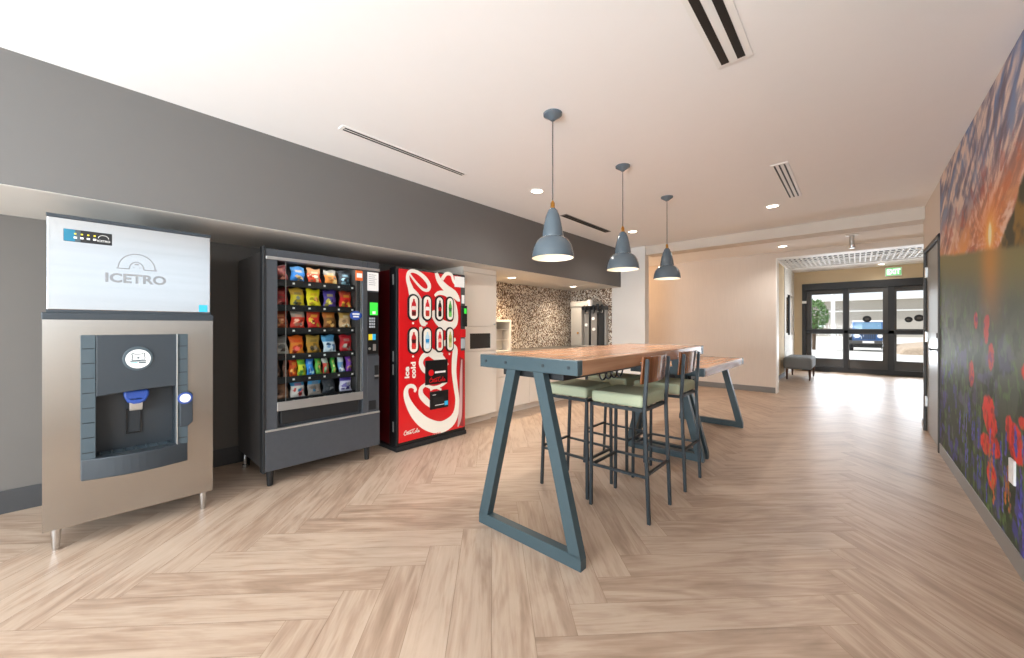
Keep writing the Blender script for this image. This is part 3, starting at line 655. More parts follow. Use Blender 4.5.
# ------------------------------------------------------------------ drink vending machine
XC = -3.3
dk = thing('drink_vending_machine', 'red and white soft drink vending machine with two rows of oval buttons', 'vending machine', (-3.65, 2.42, 0))
c0, c1 = 1.985, 2.862
MB().box(-4.05, XC-.135, c0+.02, c1-.02, .05, 1.79).obj('cabinet', mat('red cabinet side', '#5c0c12', .35, noise=.05), dk, .006)
MB().box(XC-.135, XC-.002, c0, c1, .045, 1.806).obj('door_frame', M['black'], dk, .01)
MB().box(-4.0, XC+.012, c0-.005, c1+.005, .004, .05).obj('base_plinth', M['mblack'], dk, .004)
for z in (1.68, .93, .80, .24): MB().box(XC-.07, XC-.045, c0-.003, c0+.001, z-.05, z+.05).obj('hinge_plate', M['silver'], dk, .001)
pan = MB().box(XC-.004, XC+.003, 2.012, 2.85, .085, 1.785).obj('front_graphic', M['red'], dk, .002)
XG = XC+.003
def C1(x, y): return on_x(390+x/6.577, 260+y/6.577, XC)
def C2(x, y): return on_x(390+x/6.27, 350+y/6.27, XC)
RIB = [0]
def rib(mb, f, pts, x):
    RIB[0] += 1; out = []
    for px_, py_, w in pts:
        q = f(px_, py_); out.append((q[0], q[1], w*.00165))
    mb.ribbon_x(out, XG+.00012*RIB[0])
mb = MB()
rib(mb, C1, [(150,240,52),(132,180,36),(116,130,26),(118,90,22),(140,72,22),(180,82,24),(226,118,28),(256,165,28),(248,197,22),(214,192,18),(165,142,14),(128,92,12)], XG)
rib(mb, C1, [(135,190,30),(170,235,44),(198,290,44),(206,360,40),(214,410,42),(236,425,20)], XG+.0002)
rib(mb, C1, [(302,85,24),(322,135,40),(366,185,50),(420,225,52),(448,262,30)], XG)
rib(mb, C1, [(340,128,26),(368,92,24),(402,98,22),(416,140,20),(438,170,14)], XG+.0002)
rib(mb, C1, [(292,236,16),(322,216,26),(372,226,34),(415,280,34),(432,350,34),(424,415,46),(388,436,60),(340,420,60),(300,380,50),(278,335,30)], XG+.0004)
rib(mb, C1, [(200,440,20),(206,500,40),(222,560,48),(270,610,56),(330,650,60),(372,700,40)], XG+.0002)
rib(mb, C1, [(300,610,20),(330,560,30),(380,540,40),(430,520,20)], XG+.0004)
rib(mb, C2, [(372,-40,10),(405,-10,40),(402,60,44),(400,140,40),(410,230,36),(420,310,34),(412,390,46),(378,450,72),(310,484,76),(226,462,74),(158,402,62),(112,326,42),(98,268,32),(110,232,26),(140,226,24),(158,246,20),(150,262,16)], XG+.0006)
rib(mb, C2, [(330,26,18),(270,18,30),(214,34,34),(192,76,32),(206,118,30),(236,148,22)], XG+.0002)
rib(mb, C2, [(226,214,20),(194,240,28),(194,282,36),(226,320,40),(262,352,30)], XG+.0002)
rib(mb, C2, [(222,222,18),(270,236,20),(318,222,20),(352,194,26)], XG+.0004)
rib(mb, C2, [(250,252,14),(284,234,16),(320,250,14)], XG+.0006)
mb.obj('white_swirl', M['cream'], pan)
mb = MB(); q = [C2(428, 470), C2(460, 480), C2(462, 60), C2(436, 40)]
mb.plate_x(q, XG+.0008, .0004); mb.obj('bottle_print', M['dred'], pan)
mb = MB(); rib(mb, C2, [(448,60,10),(444,160,22),(442,300,26),(436,420,30),(424,480,10)], XG+.0012); mb.obj('bottle_shine', mat('pale pink print', '#cfa9a5', .3, noise=.1), pan)
mb = MB()
ic = C2(118, 176); mb.text('ice', .075, (XG+.0012, ic[0], ic[1]), width=.115, bold=.003, rot=math.pi/2)
ic = C2(158, 176); mb.text('cold', .075, (XG+.0012, ic[0], ic[1]), width=.165, bold=.003, rot=math.pi/2)
mb.obj('ice_cold_lettering', M['cream'], pan)
# small script wordmark
mb = MB()
def script(oy, oz, W_, slope, x):
    k = W_/10.0
    S = [[(1.9,2.2),(1.5,2.6),(.8,2.0),(.4,1.0),(.7,.3),(1.4,.3),(2.0,.9)], [(2.4,1.3),(2.1,.9),(2.3,.35),(2.7,.6),(2.8,1.1),(2.5,1.35),(2.4,1.3)], [(3.7,1.2),(3.3,1.3),(3.0,.7),(3.3,.3),(3.8,.6)],
         [(4.6,1.2),(4.2,1.3),(3.9,.7),(4.2,.3),(4.7,1.2),(4.7,.4),(5.0,.5)], [(5.1,1.0),(5.6,1.05)], [(7.0,2.3),(6.6,2.6),(6.0,1.9),(5.8,.9),(6.1,.3),(6.8,.4),(7.2,.9)],
         [(7.5,1.3),(7.2,.9),(7.4,.35),(7.8,.6),(7.9,1.1),(7.6,1.35),(7.5,1.3)], [(8.1,.5),(8.6,1.7),(8.7,2.4),(8.4,2.3),(8.3,1.0),(8.5,.35),(8.9,.6)], [(9.7,1.2),(9.3,1.3),(9.0,.7),(9.3,.3),(9.8,1.2),(9.8,.4),(10.1,.6)], [(1.2,1.95),(2.6,1.6),(4.4,2.1),(6.4,2.4)]]
    for st in S: mb.ribbon_x([(oy+a*k, oz+b*k+a*k*slope, .32*k) for a, b in st], x, steps=4)
q = C2(82, 538); script(q[0], q[1]-.002, .185, 0.0, XG+.0012)
mb.obj('corner_wordmark', M['cream'], pan)
mb = MB(); q0 = C2(265, 540)
mb.ribbon_x([(q0[0]+.012*i, q0[1]+.012+.014*(i % 2), .006) for i in range(10)], XG+.0012); mb.obj('faint_print', mat('pale red print', '#e36a60', .4, noise=.1), pan)
# buttons
pics = [('#c2191f', '#f0e0d8', '#5a1512'), ('#d2252a', '#efeae4', '#b8341c'), ('#2a1512', '#c2191f', '#1a0c0a'), ('#4cb04a', '#2c6c3c', '#7ad060'),
        ('#c2191f', '#3c1010', '#d83a34'), ('#b8d8ea', '#1f8ac8', '#e8f2f8'), ('#d8262a', '#f0b0a0', '#e23a34'), ('#b5b860', '#8c9a4c', '#d0cc8c')]
ys = [2.170, 2.333, 2.491, 2.630]
def stadium(cy, cz, w, h, n=10):
    r = w/2; k = h/2-r
    return [(cy+r*math.cos(a), cz+k+r*math.sin(a)) for a in np.linspace(0, math.pi, n)] + [(cy+r*math.cos(a), cz-k+r*math.sin(a)) for a in np.linspace(math.pi, 2*math.pi, n)]
for r_, zc in ((0, 1.412), (1, 1.080)):
    for i, yc in enumerate(ys):
        w = .135-.012*i+(.0 if i < 3 else .008)
        b = MB().prism(stadium(yc, zc, w, .272), 'x', XG, XG+.012).obj('selection_button', M['black'], dk, .003)
        MB().prism(stadium(yc, zc, w*.72, .236), 'x', XG+.012, XG+.015).obj('button_lens', M['cream'], b, .001)
        pc = pics[r_*4+i]; s_ = w*.72/.09
        bot = [(-.02, -.085), (.02, -.085), (.024, -.06), (.021, -.02), (.026, .01), (.022, .04), (.009, .065), (.009, .085), (-.009, .085), (-.009, .065), (-.022, .04), (-.026, .01), (-.021, -.02), (-.024, -.06)]
        mb = MB().prism([(yc+a*s_, zc+c) for a, c in bot], 'x', XG+.015, XG+.016, 0)
        mb.box(XG+.016, XG+.0165, yc-.022*s_, yc+.022*s_, zc-.025, zc+.012, 1).box(XG+.016, XG+.0165, yc-.02*s_, yc+.02*s_, zc-.08, zc-.04, 2)
        mb.obj('bottle_picture', [mat('bottle print', c, .4, noise=.1) for c in pc], b)
        MB().prism([(yc+.011*math.cos(a), zc-.158+.011*math.sin(a)) for a in np.linspace(0, 2*math.pi, 13)[:-1]], 'x', XG, XG+.003).obj('price_dot', M['cream'], b)
p = MB().box(XG, XG+.008, 2.312, 2.601, .615, .868).obj('display_panel', M['black'], dk, .003)
mb = MB().prism([(2.385+.034*math.cos(a), .738+.034*math.sin(a)) for a in np.linspace(0, 2*math.pi, 21)[:-1]], 'x', XG+.008, XG+.009)
def script2(oy, oz, W_): script(oy, oz, W_, 0, XG+.0085)
script2(2.355, .632, .21); mb.obj('red_print', M['red'], p)
MB().box(XG+.008, XG+.009, 2.432, 2.57, .728, .748).obj('white_print', M['paper'], p)
p = MB().box(XG, XG+.012, 2.37, 2.608, .352, .538).obj('delivery_bay', M['black'], dk, .004)
MB().box(XG+.012, XG+.014, 2.41, 2.54, .41, .47).obj('bay_flap', M['mblack'], p, .002)
MB().box(XG+.012, XG+.013, 2.40, 2.44, .50, .506).obj('bay_print', M['paper'], p)
MB().box(XG+.012, XG+.013, 2.43, 2.55, .388, .394).obj('bay_print', M['paper'], p)
MB().box(XG+.012, XG+.0135, 2.555, 2.6, .375, .42).obj('blue_sticker', M['cyan'], p)
# payment strip on the right
MB().box(XG, XG+.004, 2.79, 2.85, .95, 1.785).obj('payment_strip', M['frameg'], dk)
MB().box(XG+.001, XG+.0055, 2.70, 2.842, 1.66, 1.778).obj('white_notice', M['paper'], dk, .001)
MB().box(XG+.001, XG+.0055, 2.80, 2.842, 1.48, 1.575).box(XG+.001, XG+.0055, 2.74, 2.775, 1.50, 1.53).obj('price_label', M['paper'], dk)
MB().box(XG+.001, XG+.03, 2.785, 2.862, 1.22, 1.455).obj('card_reader', M['black'], dk, .004)
MB().box(XG+.03, XG+.0315, 2.815, 2.85, 1.365, 1.425).obj('reader_screen', M['green_l'], dk)
MB().box(XG+.001, XG+.012, 2.785, 2.855, 1.10, 1.19).obj('coin_plate', M['red'], dk, .003)
MB().box(XG+.001, XG+.01, 2.79, 2.85, .975, 1.085).obj('bill_slot', M['key'], dk, .003)

# ------------------------------------------------------------------ kitchenette
tc = thing('tall_cabinet', 'tall white cabinet with a dark waste slot right of the drink machine', 'cabinet', (-3.9, 3.29, 0))
t0, t1, XT = 3.005, 3.572, -3.5
MB().box(-4.3, -3.525, t0, t1, .1, SB-.006).box(-4.3, -3.6, t0+.01, t1-.002, 0, .1).obj('body', M['cab'], tc, .002)
dr = MB().box(-3.525, XT, t0, t1, 1.222, 1.88).obj('door', M['cab'], tc, .003)
MB().tube((XT, 3.525, 1.25), (XT+.022, 3.525, 1.25), .008, .012).obj('knob', M['silver'], dr, smooth=True)
MB().box(-3.525, XT-.004, t0, t1, 1.885, SB-.006).obj('filler', M['cab'], tc, .002)
MB().box(-3.525, XT, t0, t1, 1.135, 1.218).box(-3.525, XT, t0, 3.11, .945, 1.135).box(-3.525, XT, 3.475, t1, .945, 1.135).box(-3.525, XT, t0, t1, .915, .945).obj('slot_panel', M['cab'], tc, .003)
MB().box(-3.5245, -3.52, 3.11, 3.475, .945, 1.135).obj('slot_flap', mat('dark tinted flap', '#42403f', .25, .3, noise=.1), tc)
MB().box(-3.525, XT, t0, t1, .105, .91).obj('door', M['cab'], tc, .003)
units = [(3.576, 4.32), (4.324, 5.1), (5.104, 5.86), (5.864, 6.615)]
nm = ['white base cabinet beside the tall cabinet', 'white base cabinet, second along from the tall cabinet', 'white base cabinet, third along from the tall cabinet', 'white base cabinet in the corner beside the pillar']
for (a, b), lb in zip(units, nm):
    t = thing('base_cabinet', lb, 'cabinet', (-3.95, (a+b)/2, 0), 'white base cabinets under the counter')
    MB().box(-4.34, -3.575, a, b, .1, .79).box(-4.34, -3.64, a, b, 0, .1).obj('body', M['cab'], t)
    k = MB().box(-3.575, -3.555, a+.002, b-.002, .54, .68).obj('drawer', M['cab'], t, .002)
    MB().bar((-3.535, (a+b)/2-.06, .61), (-3.535, (a+b)/2+.06, .61), .01).obj('handle', M['silver'], k)
    k = MB().box(-3.575, -3.555, a+.002, b-.002, .105, .535).obj('door', M['cab'], t, .002)
    MB().bar((-3.535, (a+b)/2-.06, .5), (-3.535, (a+b)/2+.06, .5), .01).obj('handle', M['silver'], k)
tag(MB().box(-4.345, -3.53, 3.576, 6.612, .792, .842).box(-3.57, -3.55, 3.576, 6.612, .69, .792).obj('countertop', M['counter'], None, .003), 'long grey countertop running along the mosaic wall', 'countertop')
tag(MB().box(-3.554, -3.548, 3.93, 4.06, .545, .672).obj('paper_notice', M['paper']), 'white paper notice on the base cabinet behind the table legs', 'notice')
cu = thing('wall_cubby', 'pale open cubby standing on the counter beside the tall cabinet', 'cubby', (-4.14, 3.97, .842))
MB().box(-4.335, -3.95, 3.58, 4.36, 1.29, 1.325).box(-4.335, -3.95, 4.325, 4.36, .842, 1.29).box(-4.335, -3.95, 3.58, 3.61, .842, 1.29).box(-4.335, -3.95, 3.61, 4.325, .842, .86).box(-4.335, -4.32, 3.61, 4.325, .86, 1.29).obj('body', M['white'], cu, .003)
MB().box(-4.32, -3.99, 3.61, 4.325, 1.17, 1.18).box(-4.32, -3.99, 3.61, 4.325, 1.01, 1.02).obj('shelf', M['white'], cu)
MB().box(-4.1, -4.085, 3.62, 4.30, .865, 1.165).obj('back_panel', M['lgrey'], cu)
# drink dispenser by the end wall
dd = thing('drink_dispenser', 'tall pale drink dispenser with black taps on the counter in the mosaic corner', 'drink dispenser', (-3.9, 6.4, .842))
MB().box(-4.19, -3.955, 6.22, 6.6, .85, 1.60).box(-4.19, -3.72, 6.2, 6.6, 1.60, 1.70).box(-4.19, -3.6, 6.5, 6.6, .85, 1.6).box(-4.19, -3.6, 6.22, 6.6, 842e-3, .87).obj('body', mat('pale grey enamel', '#a8a299', .4, noise=.03), dd, .006)
MB().tube((-4.03, 6.22, 1.1), (-4.03, 6.205, 1.1), .018).obj('lock', M['brass'], dd)
MB().box(-3.94, -3.83, 6.3, 6.5, .87, 1.53).box(-3.8, -3.66, 6.3, 6.5, .87, 1.53).obj('dispense_column', mat('grey metal', '#9a9793', .35, .5, noise=.1), dd, .006)
MB().box(-3.83, -3.80, 6.28, 6.5, .87, 1.6).box(-3.66, -3.625, 6.28, 6.5, .87, 1.58).obj('divider', M['black'], dd)
MB().tube((-3.74, 6.18, 1.60), (-3.74, 6.18, 1.71), .035, .05).obj('cup', M['paper'], dd, smooth=True)
mb = MB().box(-3.96, -3.5, 6.24, 6.42, 1.53, 1.6)
for i in range(5): mb.tube((-3.88+.09*i, 6.26, 1.54), (-3.88+.09*i, 6.23, 1.46), .015).box(-3.9+.09*i, -3.86+.09*i, 6.2, 6.24, 1.53, 1.62+.02*(i % 2))
mb.obj('tap', M['black'], dd, .004)
for x, z in ((-3.89, 1.25), (-3.73, 1.17), (-3.74, 1.37)): MB().tube((x, 6.3, z), (x, 6.28, z), .03, n=16).obj('button', M['paper'], dd)

for o_ in (dd,): o_.location.x += .1

# ------------------------------------------------------------------ tables
def a_frame(mb, y, ztop, half_top, xc, wb=.737, w=.068, d=.05):
    """A-shaped end frame, faces along y"""
    x0, x1 = xc-wb/2, xc+wb/2; y0_, y1_ = y, y+d
    def q(pts): mb.prism(pts, 'y', y0_, y1_)
    q([(x0, 0), (x1, 0), (x1, .055), (x1-.008, .068), (x0+.008, .068), (x0, .055)])
    lo = .064
    q([(x0, .055), (x0+.003, lo), (x0+w+.006, lo), (xc-half_top+w*.98, ztop), (xc-half_top, ztop)])
    q([(x1, .055), (x1-.003, lo), (x1-w-.006, lo), (xc+half_top-w*.98, ztop), (xc+half_top, ztop)])
    return mb
def table(name, label, y0, y1, zt, frames, half):
    xc = -1.382; x0, x1 = xc-.35, xc+.35
    t = thing(name, label, 'table', (xc, (y0+y1)/2, 0))
    MB().box(x0, x1, y0+.05, y1-.05, zt-.078, zt).obj('table_top', M['wood'], t, .004)
    for ya in (y0, y1-.05):
        e = MB().box(x0-.002, x1+.002, ya, ya+.05, zt-.075, zt+.001).obj('end_beam', M['slate'], t, .003)
        for bxx in (-.30, -.137, .137, .30):
            yy = ya if ya == y0 else ya+.05; s_ = -1 if ya == y0 else 1
            MB().tube((xc+bxx, yy, zt-.036), (xc+bxx, yy+s_*.004, zt-.036), .009, n=12).obj('bolt', M['stoolm'], e)
    for yf in frames: a_frame(MB(), yf, zt-.075, half, xc).obj('leg_frame', M['slate'], t, .004)
    MB().box(xc-.22, xc+.22, y0+.07, y1-.07, zt-.118, zt-.079).obj('apron', M['mblack'], t, .003)
    return t
table('bar_table', 'tall wooden bar table with slate blue A-frame legs and green stools', 1.625, 3.73, 1.047, (1.63, 3.675), .131)
table('low_table', 'lower wooden table with slate legs joined beyond the tall table', 3.745, 5.385, .835, (3.80, 5.25), .185)
# dangling cables under the table
mb = MB()
for k in range(4):
    pts = [(-1.25, 2.286+0.079*k+.05*math.cos(a), .922-.055*math.sin(a)) for a in np.linspace(0, math.pi, 12)]
    mb.path(pts, .006)
tag(mb.obj('cable', M['black'], None, smooth=True), 'looped black cable hanging beneath the tall table top', 'cable')

# ------------------------------------------------------------------ stools (local: back towards +x, seat centre at 0)
def make_stool():
    t = thing('bar_stool', 'x', 'stool', (0, 0, 0), 'green bar stools at the tall table')
    fx, bx_, ys_ = -.19, .205, .178
    zs = .705
    bm = MB().box(fx-.002, .172, -ys_-.01, ys_+.01, zs+.004, zs+.083)
    bm.obj('seat_cushion', M['green'], t, .022, seg=4)
    MB().bar((fx, -ys_, zs-.009), (fx, ys_, zs-.009), .02).bar((.168, -ys_, zs-.009), (.168, ys_, zs-.009), .02).bar((fx, -ys_, zs-.009), (.168, -ys_, zs-.009), .02).bar((fx, ys_, zs-.009), (.168, ys_, zs-.009), .02).obj('seat_frame', M['stoolm'], t)
    for s in (-1, 1):
        MB().bar((fx-.006, s*ys_, 0), (fx, s*ys_, zs), .02).obj('leg', M['stoolm'], t, .002)
        MB().prism([(.199, 0), (.219, 0), (.192, zs-.01), (.21, 1.0), (.206, 1.018), (.19, 1.018), (.17, zs-.01)], 'y', s*ys_-.01, s*ys_+.01).obj('leg', M['stoolm'], t, .002)
        MB().bar((fx-.003, s*ys_, .28), (.195, s*ys_, .285), .016).obj('foot_rail', M['stoolm'], t)
    MB().bar((fx-.003, -ys_, .275), (fx-.003, ys_, .275), .016).obj('foot_rail', M['stoolm'], t)
    MB().bar((.195, -ys_, .30), (.195, ys_, .30), .016).obj('foot_rail', M['stoolm'], t)
    mb = MB(); n = 10; f_, b_ = [], []
    for i in range(n+1):
        a = (i/n-.5); yy = a*.386; cx = .155+.018*(1-4*a*a)
        f_.append((cx, yy)); b_.append((cx+.012, yy))
    lo, hi = .86, 1.03
    for (p, dx) in ((f_, 0),):
        vs = [(x+.0, y, lo) for x, y in f_]+[(x, y, lo) for x, y in b_]+[(x+.016, y, hi) for x, y in f_]+[(x+.016, y, hi) for x, y in b_]
        m_ = n+1; fs = []
        for i in range(n):
            fs += [[i, i+1, 2*m_+i+1, 2*m_+i], [m_+i+1, m_+i, 3*m_+i, 3*m_+i+1], [i+1, i, m_+i, m_+i+1], [2*m_+i, 2*m_+i+1, 3*m_+i+1, 3*m_+i]]
        fs += [[0, 2*m_, 3*m_, m_], [n, m_+n, 3*m_+n, 2*m_+n]]
        mb.add(vs, fs)
    bk = mb.obj('backrest', M['ply'], t, .003, smooth=True)
    for s in (-1, 1):
        for z in (.90, .99): MB().tube((.158, s*ys_*.93, z), (.151, s*ys_*.93, z), .007, n=10).obj('screw', M['chrome'], bk)
    return t
st = make_stool()
places = [(-1.157, 2.485, 0, 'nearest green bar stool on the open side, its wooden back in full view'),
          (-1.147, 3.125, 0, 'green bar stool on the open side of the tall table, behind the first one'),
          (-1.607, 2.535, math.pi, 'green bar stool on the vending machine side of the table, beside the A-frame leg'),
          (-1.607, 3.16, math.pi, 'green bar stool on the vending machine side, further from the A-frame end')]
for i, (x, y, a, lb) in enumerate(places):
    o = st if i == 0 else copy_tree(st)
    o.location = (x, y, 0); o.rotation_euler = (0, 0, a); o['label'] = lb

# ------------------------------------------------------------------ entrance hall
ot = thing('ottoman', 'grey upholstered bench with dark wooden legs by the entrance window', 'bench', (-1.0, 11.35, 0))
MB().box(-1.27, -.74, 10.80, 11.95, .24, .515).obj('seat', M['sofa'], ot, .06, seg=4)
for x in (-1.2, -.78):
    for y in (10.87, 11.88): MB().lathe((x, y, 0), [(0, 0), (.016, 0), (.03, .26), (0, .26)], 12).obj('leg', M['dwood'], ot, smooth=True)
la = thing('lattice_ceiling_panel', 'white slatted lattice panel hung below the entrance hall ceiling', 'ceiling panel', (.4, 10.2, 2.6))
LX0, LX1, LY0, LY1 = -1.2, 2.2, 9.5, 11.1
MB().box(LX0, LX1, LY0-.03, LY0, 2.585, 2.69).box(LX0, LX1, LY1, LY1+.03, 2.585, 2.69).box(LX0-.03, LX0, LY0-.03, LY1+.03, 2.585, 2.69).box(LX1, LX1+.03, LY0-.03, LY1+.03, 2.585, 2.69).obj('frame', M['trimw'], la)
n = 42
for i in range(n):
    x = LX0+(i+.5)*(LX1-LX0)/n; MB().box(x-.011, x+.011, LY0, LY1, 2.6, 2.64).obj('slat', M['trimw'], la)
for j in range(6):
    y = LY0+(j+.5)*(LY1-LY0)/6; MB().box(LX0, LX1, y-.03, y+.03, 2.6, 2.612).obj('cross_slat', M['trimw'], la)
MB().box(LX0, LX1, LY0, LY1, 2.715, 2.72).obj('backing', M['mblack'], la)
cy = thing('ceiling_camera', 'small white cylinder hanging from the lower ceiling before the lattice panel', 'ceiling fitting', (-.05, 7.5, 2.57))
MB().lathe((-.05, 7.5, 2.57), [(0, -.02), (.07, -.016), (.075, 0)], 24).obj('mount', M['trimw'], cy, smooth=True)
MB().lathe((-.05, 7.5, 2.57), [(0, -.2), (.035, -.2), (.04, -.19), (.04, -.15), (.03, -.145), (.03, -.02)], 20).obj('tube', M['silver'], cy, smooth=True)
ex = thing('exit_sign', 'green and white lit exit sign above the entrance doors', 'exit sign', (.68, YE, 2.5))
MB().box(.53, .83, YE-.05, YE, 2.475, 2.69).obj('housing', M['trimw'], ex, .006)
MB().box(.545, .815, YE-.053, YE-.05, 2.49, 2.675).obj('face', mat_emit('green exit face', '#7fd08a', .5), ex)
MB().text('EXIT', .17, (.565, YE-.054, 2.525), face='y', width=.235, bold=.004).obj('lettering', mat_emit('exit letters', '#f4fff2', 1.3), ex)

# outlet on the mural wall
oy, oz = 3.165, .478
op = thing('wall_outlet', 'white outlet plate on the flower mural', 'outlet', (XR-.008, oy, oz-.06))
MB().box(XR-.018, XR-.008, oy-.045, oy+.045, oz-.062, oz+.062).obj('plate', M['paper'], op, .003)
for dz in (-.025, .025): MB().box(XR-.0195, XR-.018, oy-.017, oy+.017, oz+dz-.014, oz+dz+.014).obj('socket', M['trimw'], op, .002)

# ------------------------------------------------------------------ mural (flat printed wall covering, painted per vertex)
def fbm(x, y, seed=0, oct=5, lac=2.0, gain=.5):
    def vn(x, y, s):
        xi, yi = np.floor(x).astype(int), np.floor(y).astype(int); xf, yf = x-xi, y-yi
        def h(a, b):
            n = (a*374761393+b*668265263+s*982451653) & 0x7fffffff
            n = ((n ^ (n >> 13))*1274126177) & 0x7fffffff
            return ((n ^ (n >> 16)) & 0xffff)/65535.
        u, v = xf*xf*(3-2*xf), yf*yf*(3-2*yf)
        return (h(xi, yi)*(1-u)+h(xi+1, yi)*u)*(1-v)+(h(xi, yi+1)*(1-u)+h(xi+1, yi+1)*u)*v
    t = np.zeros_like(x); a = .5
    for k in range(oct): t += a*vn(x*lac**k, y*lac**k, seed+k*17); a *= gain
    return t/(1-gain**oct)
def mural():
    y0, y1, z0, z1 = 1.55, 5.475, .105, CH-.002
    ny, nz = 460, 300
    yy = np.linspace(y0, y1, ny); zz = np.linspace(z0, z1, nz); Yg, Zg = np.meshgrid(yy, zz)
    c = lambda h: np.array(srgb(h)[:3])
    mix = lambda a, b, t: a*(1-t[..., None])+b*t[..., None]
    ss = lambda a, b, x: np.clip((x-a)/(b-a), 0, 1)**2*(3-2*np.clip((x-a)/(b-a), 0, 1))
    sy, sz = 3.63, 1.775
    dy, dz = Yg-sy, Zg-sz; r = np.hypot(dy, dz)
    # sky
    ang = np.arctan2(dz, -dy)
    sky = mix(np.broadcast_to(c('#e8a25c'), Yg.shape+(3,)), c('#8795b4'), ss(.0, .5, dz+.1*np.abs(dy)*0))
    sky = mix(sky, c('#5f7fb0'), ss(.45, .9, dz))
    rr = np.log(r+.08)
    st1 = fbm(ang*5+11+.8*rr, rr*3.2+5, 3, 6); st2 = fbm(ang*13+3+1.5*rr, rr*5.5+9, 8, 6)
    st3 = fbm(dy*1.6-dz*1.1+7, (dz+.55*dy)*9+3, 71, 6); st4 = fbm(dy*3-dz*2+2, (dz+.55*dy)*17+9, 83, 5)
    q = .35*st1+.25*st2+.4*st3
    cl = ss(.36, .56, q)
    ccol = mix(np.broadcast_to(c('#c98a72'), Yg.shape+(3,)), c('#9c8f98'), ss(.12, .5, dz))
    ccol = mix(ccol, c('#f0d6c4'), ss(.47, .62, .4*st2+.6*st4)*.9)
    ccol = mix(ccol, c('#6b5f6c'), ss(.52, .36, .4*st2+.6*st4)*.85)
    ccol = mix(ccol, c('#b8503c'), ss(.56, .66, fbm(ang*7+31+rr, rr*6+2, 21))*ss(.75, .25, dz)*.6)
    sky = mix(sky, ccol, cl*.95)
    sky = mix(sky, c('#e08a4c'), ss(.2, .0, np.abs(dz-.10-.28*np.abs(dy)*(dy < 0)))*ss(1.6, .1, np.abs(dy))*.5)
    sky = mix(sky, c('#f08a30'), np.exp(-(r/.24)**2)*.7)
    sky = mix(sky, c('#ffd060'), np.exp(-(r/.09)**2)*.9)
    sky = mix(sky, c('#fff3c4'), ss(.05, .025, np.hypot(dy, dz*.55)))
    # distant hill and trees
    hor = 1.66+.12*(Yg-3.63)+.05*fbm(Yg*1.6, Yg*0, 4)
    img = sky
    hill = ss(hor+.02, hor-.02, Zg)
    tree_top = 1.66+.33*ss(3.5, 2.85, Yg)+.35*ss(2.9, 2.0, Yg)+.10*(fbm(Yg*6, Zg*6, 5)-.5)
    tr = ss(tree_top+.015, tree_top-.015, Zg)*ss(3.62, 3.35, Yg)
    tcol = mix(np.broadcast_to(c('#3f3a22'), Yg.shape+(3,)), c('#8d6a2c'), ss(.45, .7, fbm(Yg*9, Zg*9, 12)))
    img = mix(img, tcol, tr)
    # meadow
    dep = np.clip((hor-Zg)/1.6, 0, 1)
    n1 = fbm(Yg*7, Zg*8, 31); n2 = fbm(Yg*16, Zg*13, 41)
    mcol = mix(np.broadcast_to(c('#857d50'), Yg.shape+(3,)), c('#5c6351'), ss(.03, .2, dep))
    mcol = mix(mcol, c('#374233'), ss(.3, .8, dep))
    mcol = mix(mcol, c('#223018'), ss(.5, .36, n1)*ss(.1, .5, dep)*.75)
    mcol = mix(mcol, c('#6f9a4a'), ss(.56, .72, n2)*.4*ss(.0,.45,dep))
    mcol = mix(mcol, c('#7a6aa4'), ss(.58, .7, fbm(Yg*6, Zg*9, 51))*.28*ss(.1,.5,dep))
    mcol = mix(mcol, c('#4c4a9c'), ss(.6, .7, fbm(Yg*9, Zg*10, 61))*ss(.45, .8, dep)*.7)
    mcol = mix(mcol, c('#d8923c'), np.exp(-(dy/.22)**2)*ss(.35, .02, dep)*.7)
    img = mix(img, mcol, hill)
    # blooms: (y, z, ry, rz, colour)
    rnd = random.Random(5)
    def petal(py, pz, ry, rz, colr, rag=.35):
        nonlocal img
        i0, i1 = np.searchsorted(yy, [py-ry*1.5, py+ry*1.5]); j0, j1 = np.searchsorted(zz, [pz-rz*1.5, pz+rz*1.5])
        if i1 <= i0 or j1 <= j0: return
        Ys, Zs = Yg[j0:j1, i0:i1], Zg[j0:j1, i0:i1]
        w = np.hypot((Ys-py)/ry, (Zs-pz)/rz)+rag*(fbm(Ys*40, Zs*40, int(py*100))-.5)
        sh = fbm(Ys*22, Zs*22, int(pz*1000))
        k = ss(1.02, .9, w)
        img[j0:j1, i0:i1] = mix(img[j0:j1, i0:i1], mix(np.broadcast_to(c(colr), Ys.shape+(3,)), c('#8c1512' if colr[1] in 'de' else '#2c2c6c'), ss(.52, .32, sh)*.6), k)
    P = [(988.5,330,2.5,10),(990,322,2,5),(993.5,357,3,9),(973.5,374,3,9),(978,320,2,6),(991,412,4,11),(993,424,4,8),(988,444,3.5,7),(996,446,4,7),(994,476,3,9),(1018,443,4,12),(1014,434,3,9),(1022,452,3,9),(1012,425,2,6)]
    for u, v, a, b in P:
        q = on_x(u, v, XR); k = q[0]/3.3
        petal(q[0], q[1], a*(.022+.012*(v > 400))*k, b*.0085*k, '#ea3a2a' if v > 400 else '#c8483a')
    for _ in range(30):
        petal(rnd.uniform(1.6, 3.1), rnd.uniform(.2, 1.05), rnd.uniform(.03, .07), rnd.uniform(.03, .06), '#dc3c2a')
    for _ in range(70):
        py, pz = rnd.uniform(1.6, 4.6), rnd.uniform(.12, .62)
        for k in range(6): petal(py+rnd.uniform(-.012, .012), pz+.022*k, .016, .014, rnd.choice(['#4a52b8', '#5a5ac4', '#6a5ab8']), .2)
    for (u, v) in ((994, 470), (996, 492), (1008, 490), (1012, 500), (992, 456), (1010, 480)):
        q = on_x(u, v, XR)
        for k in range(5): petal(q[0]+rnd.uniform(-.02, .02), q[1]+.03*(k-2), .018, .018, '#c9762c', .4)
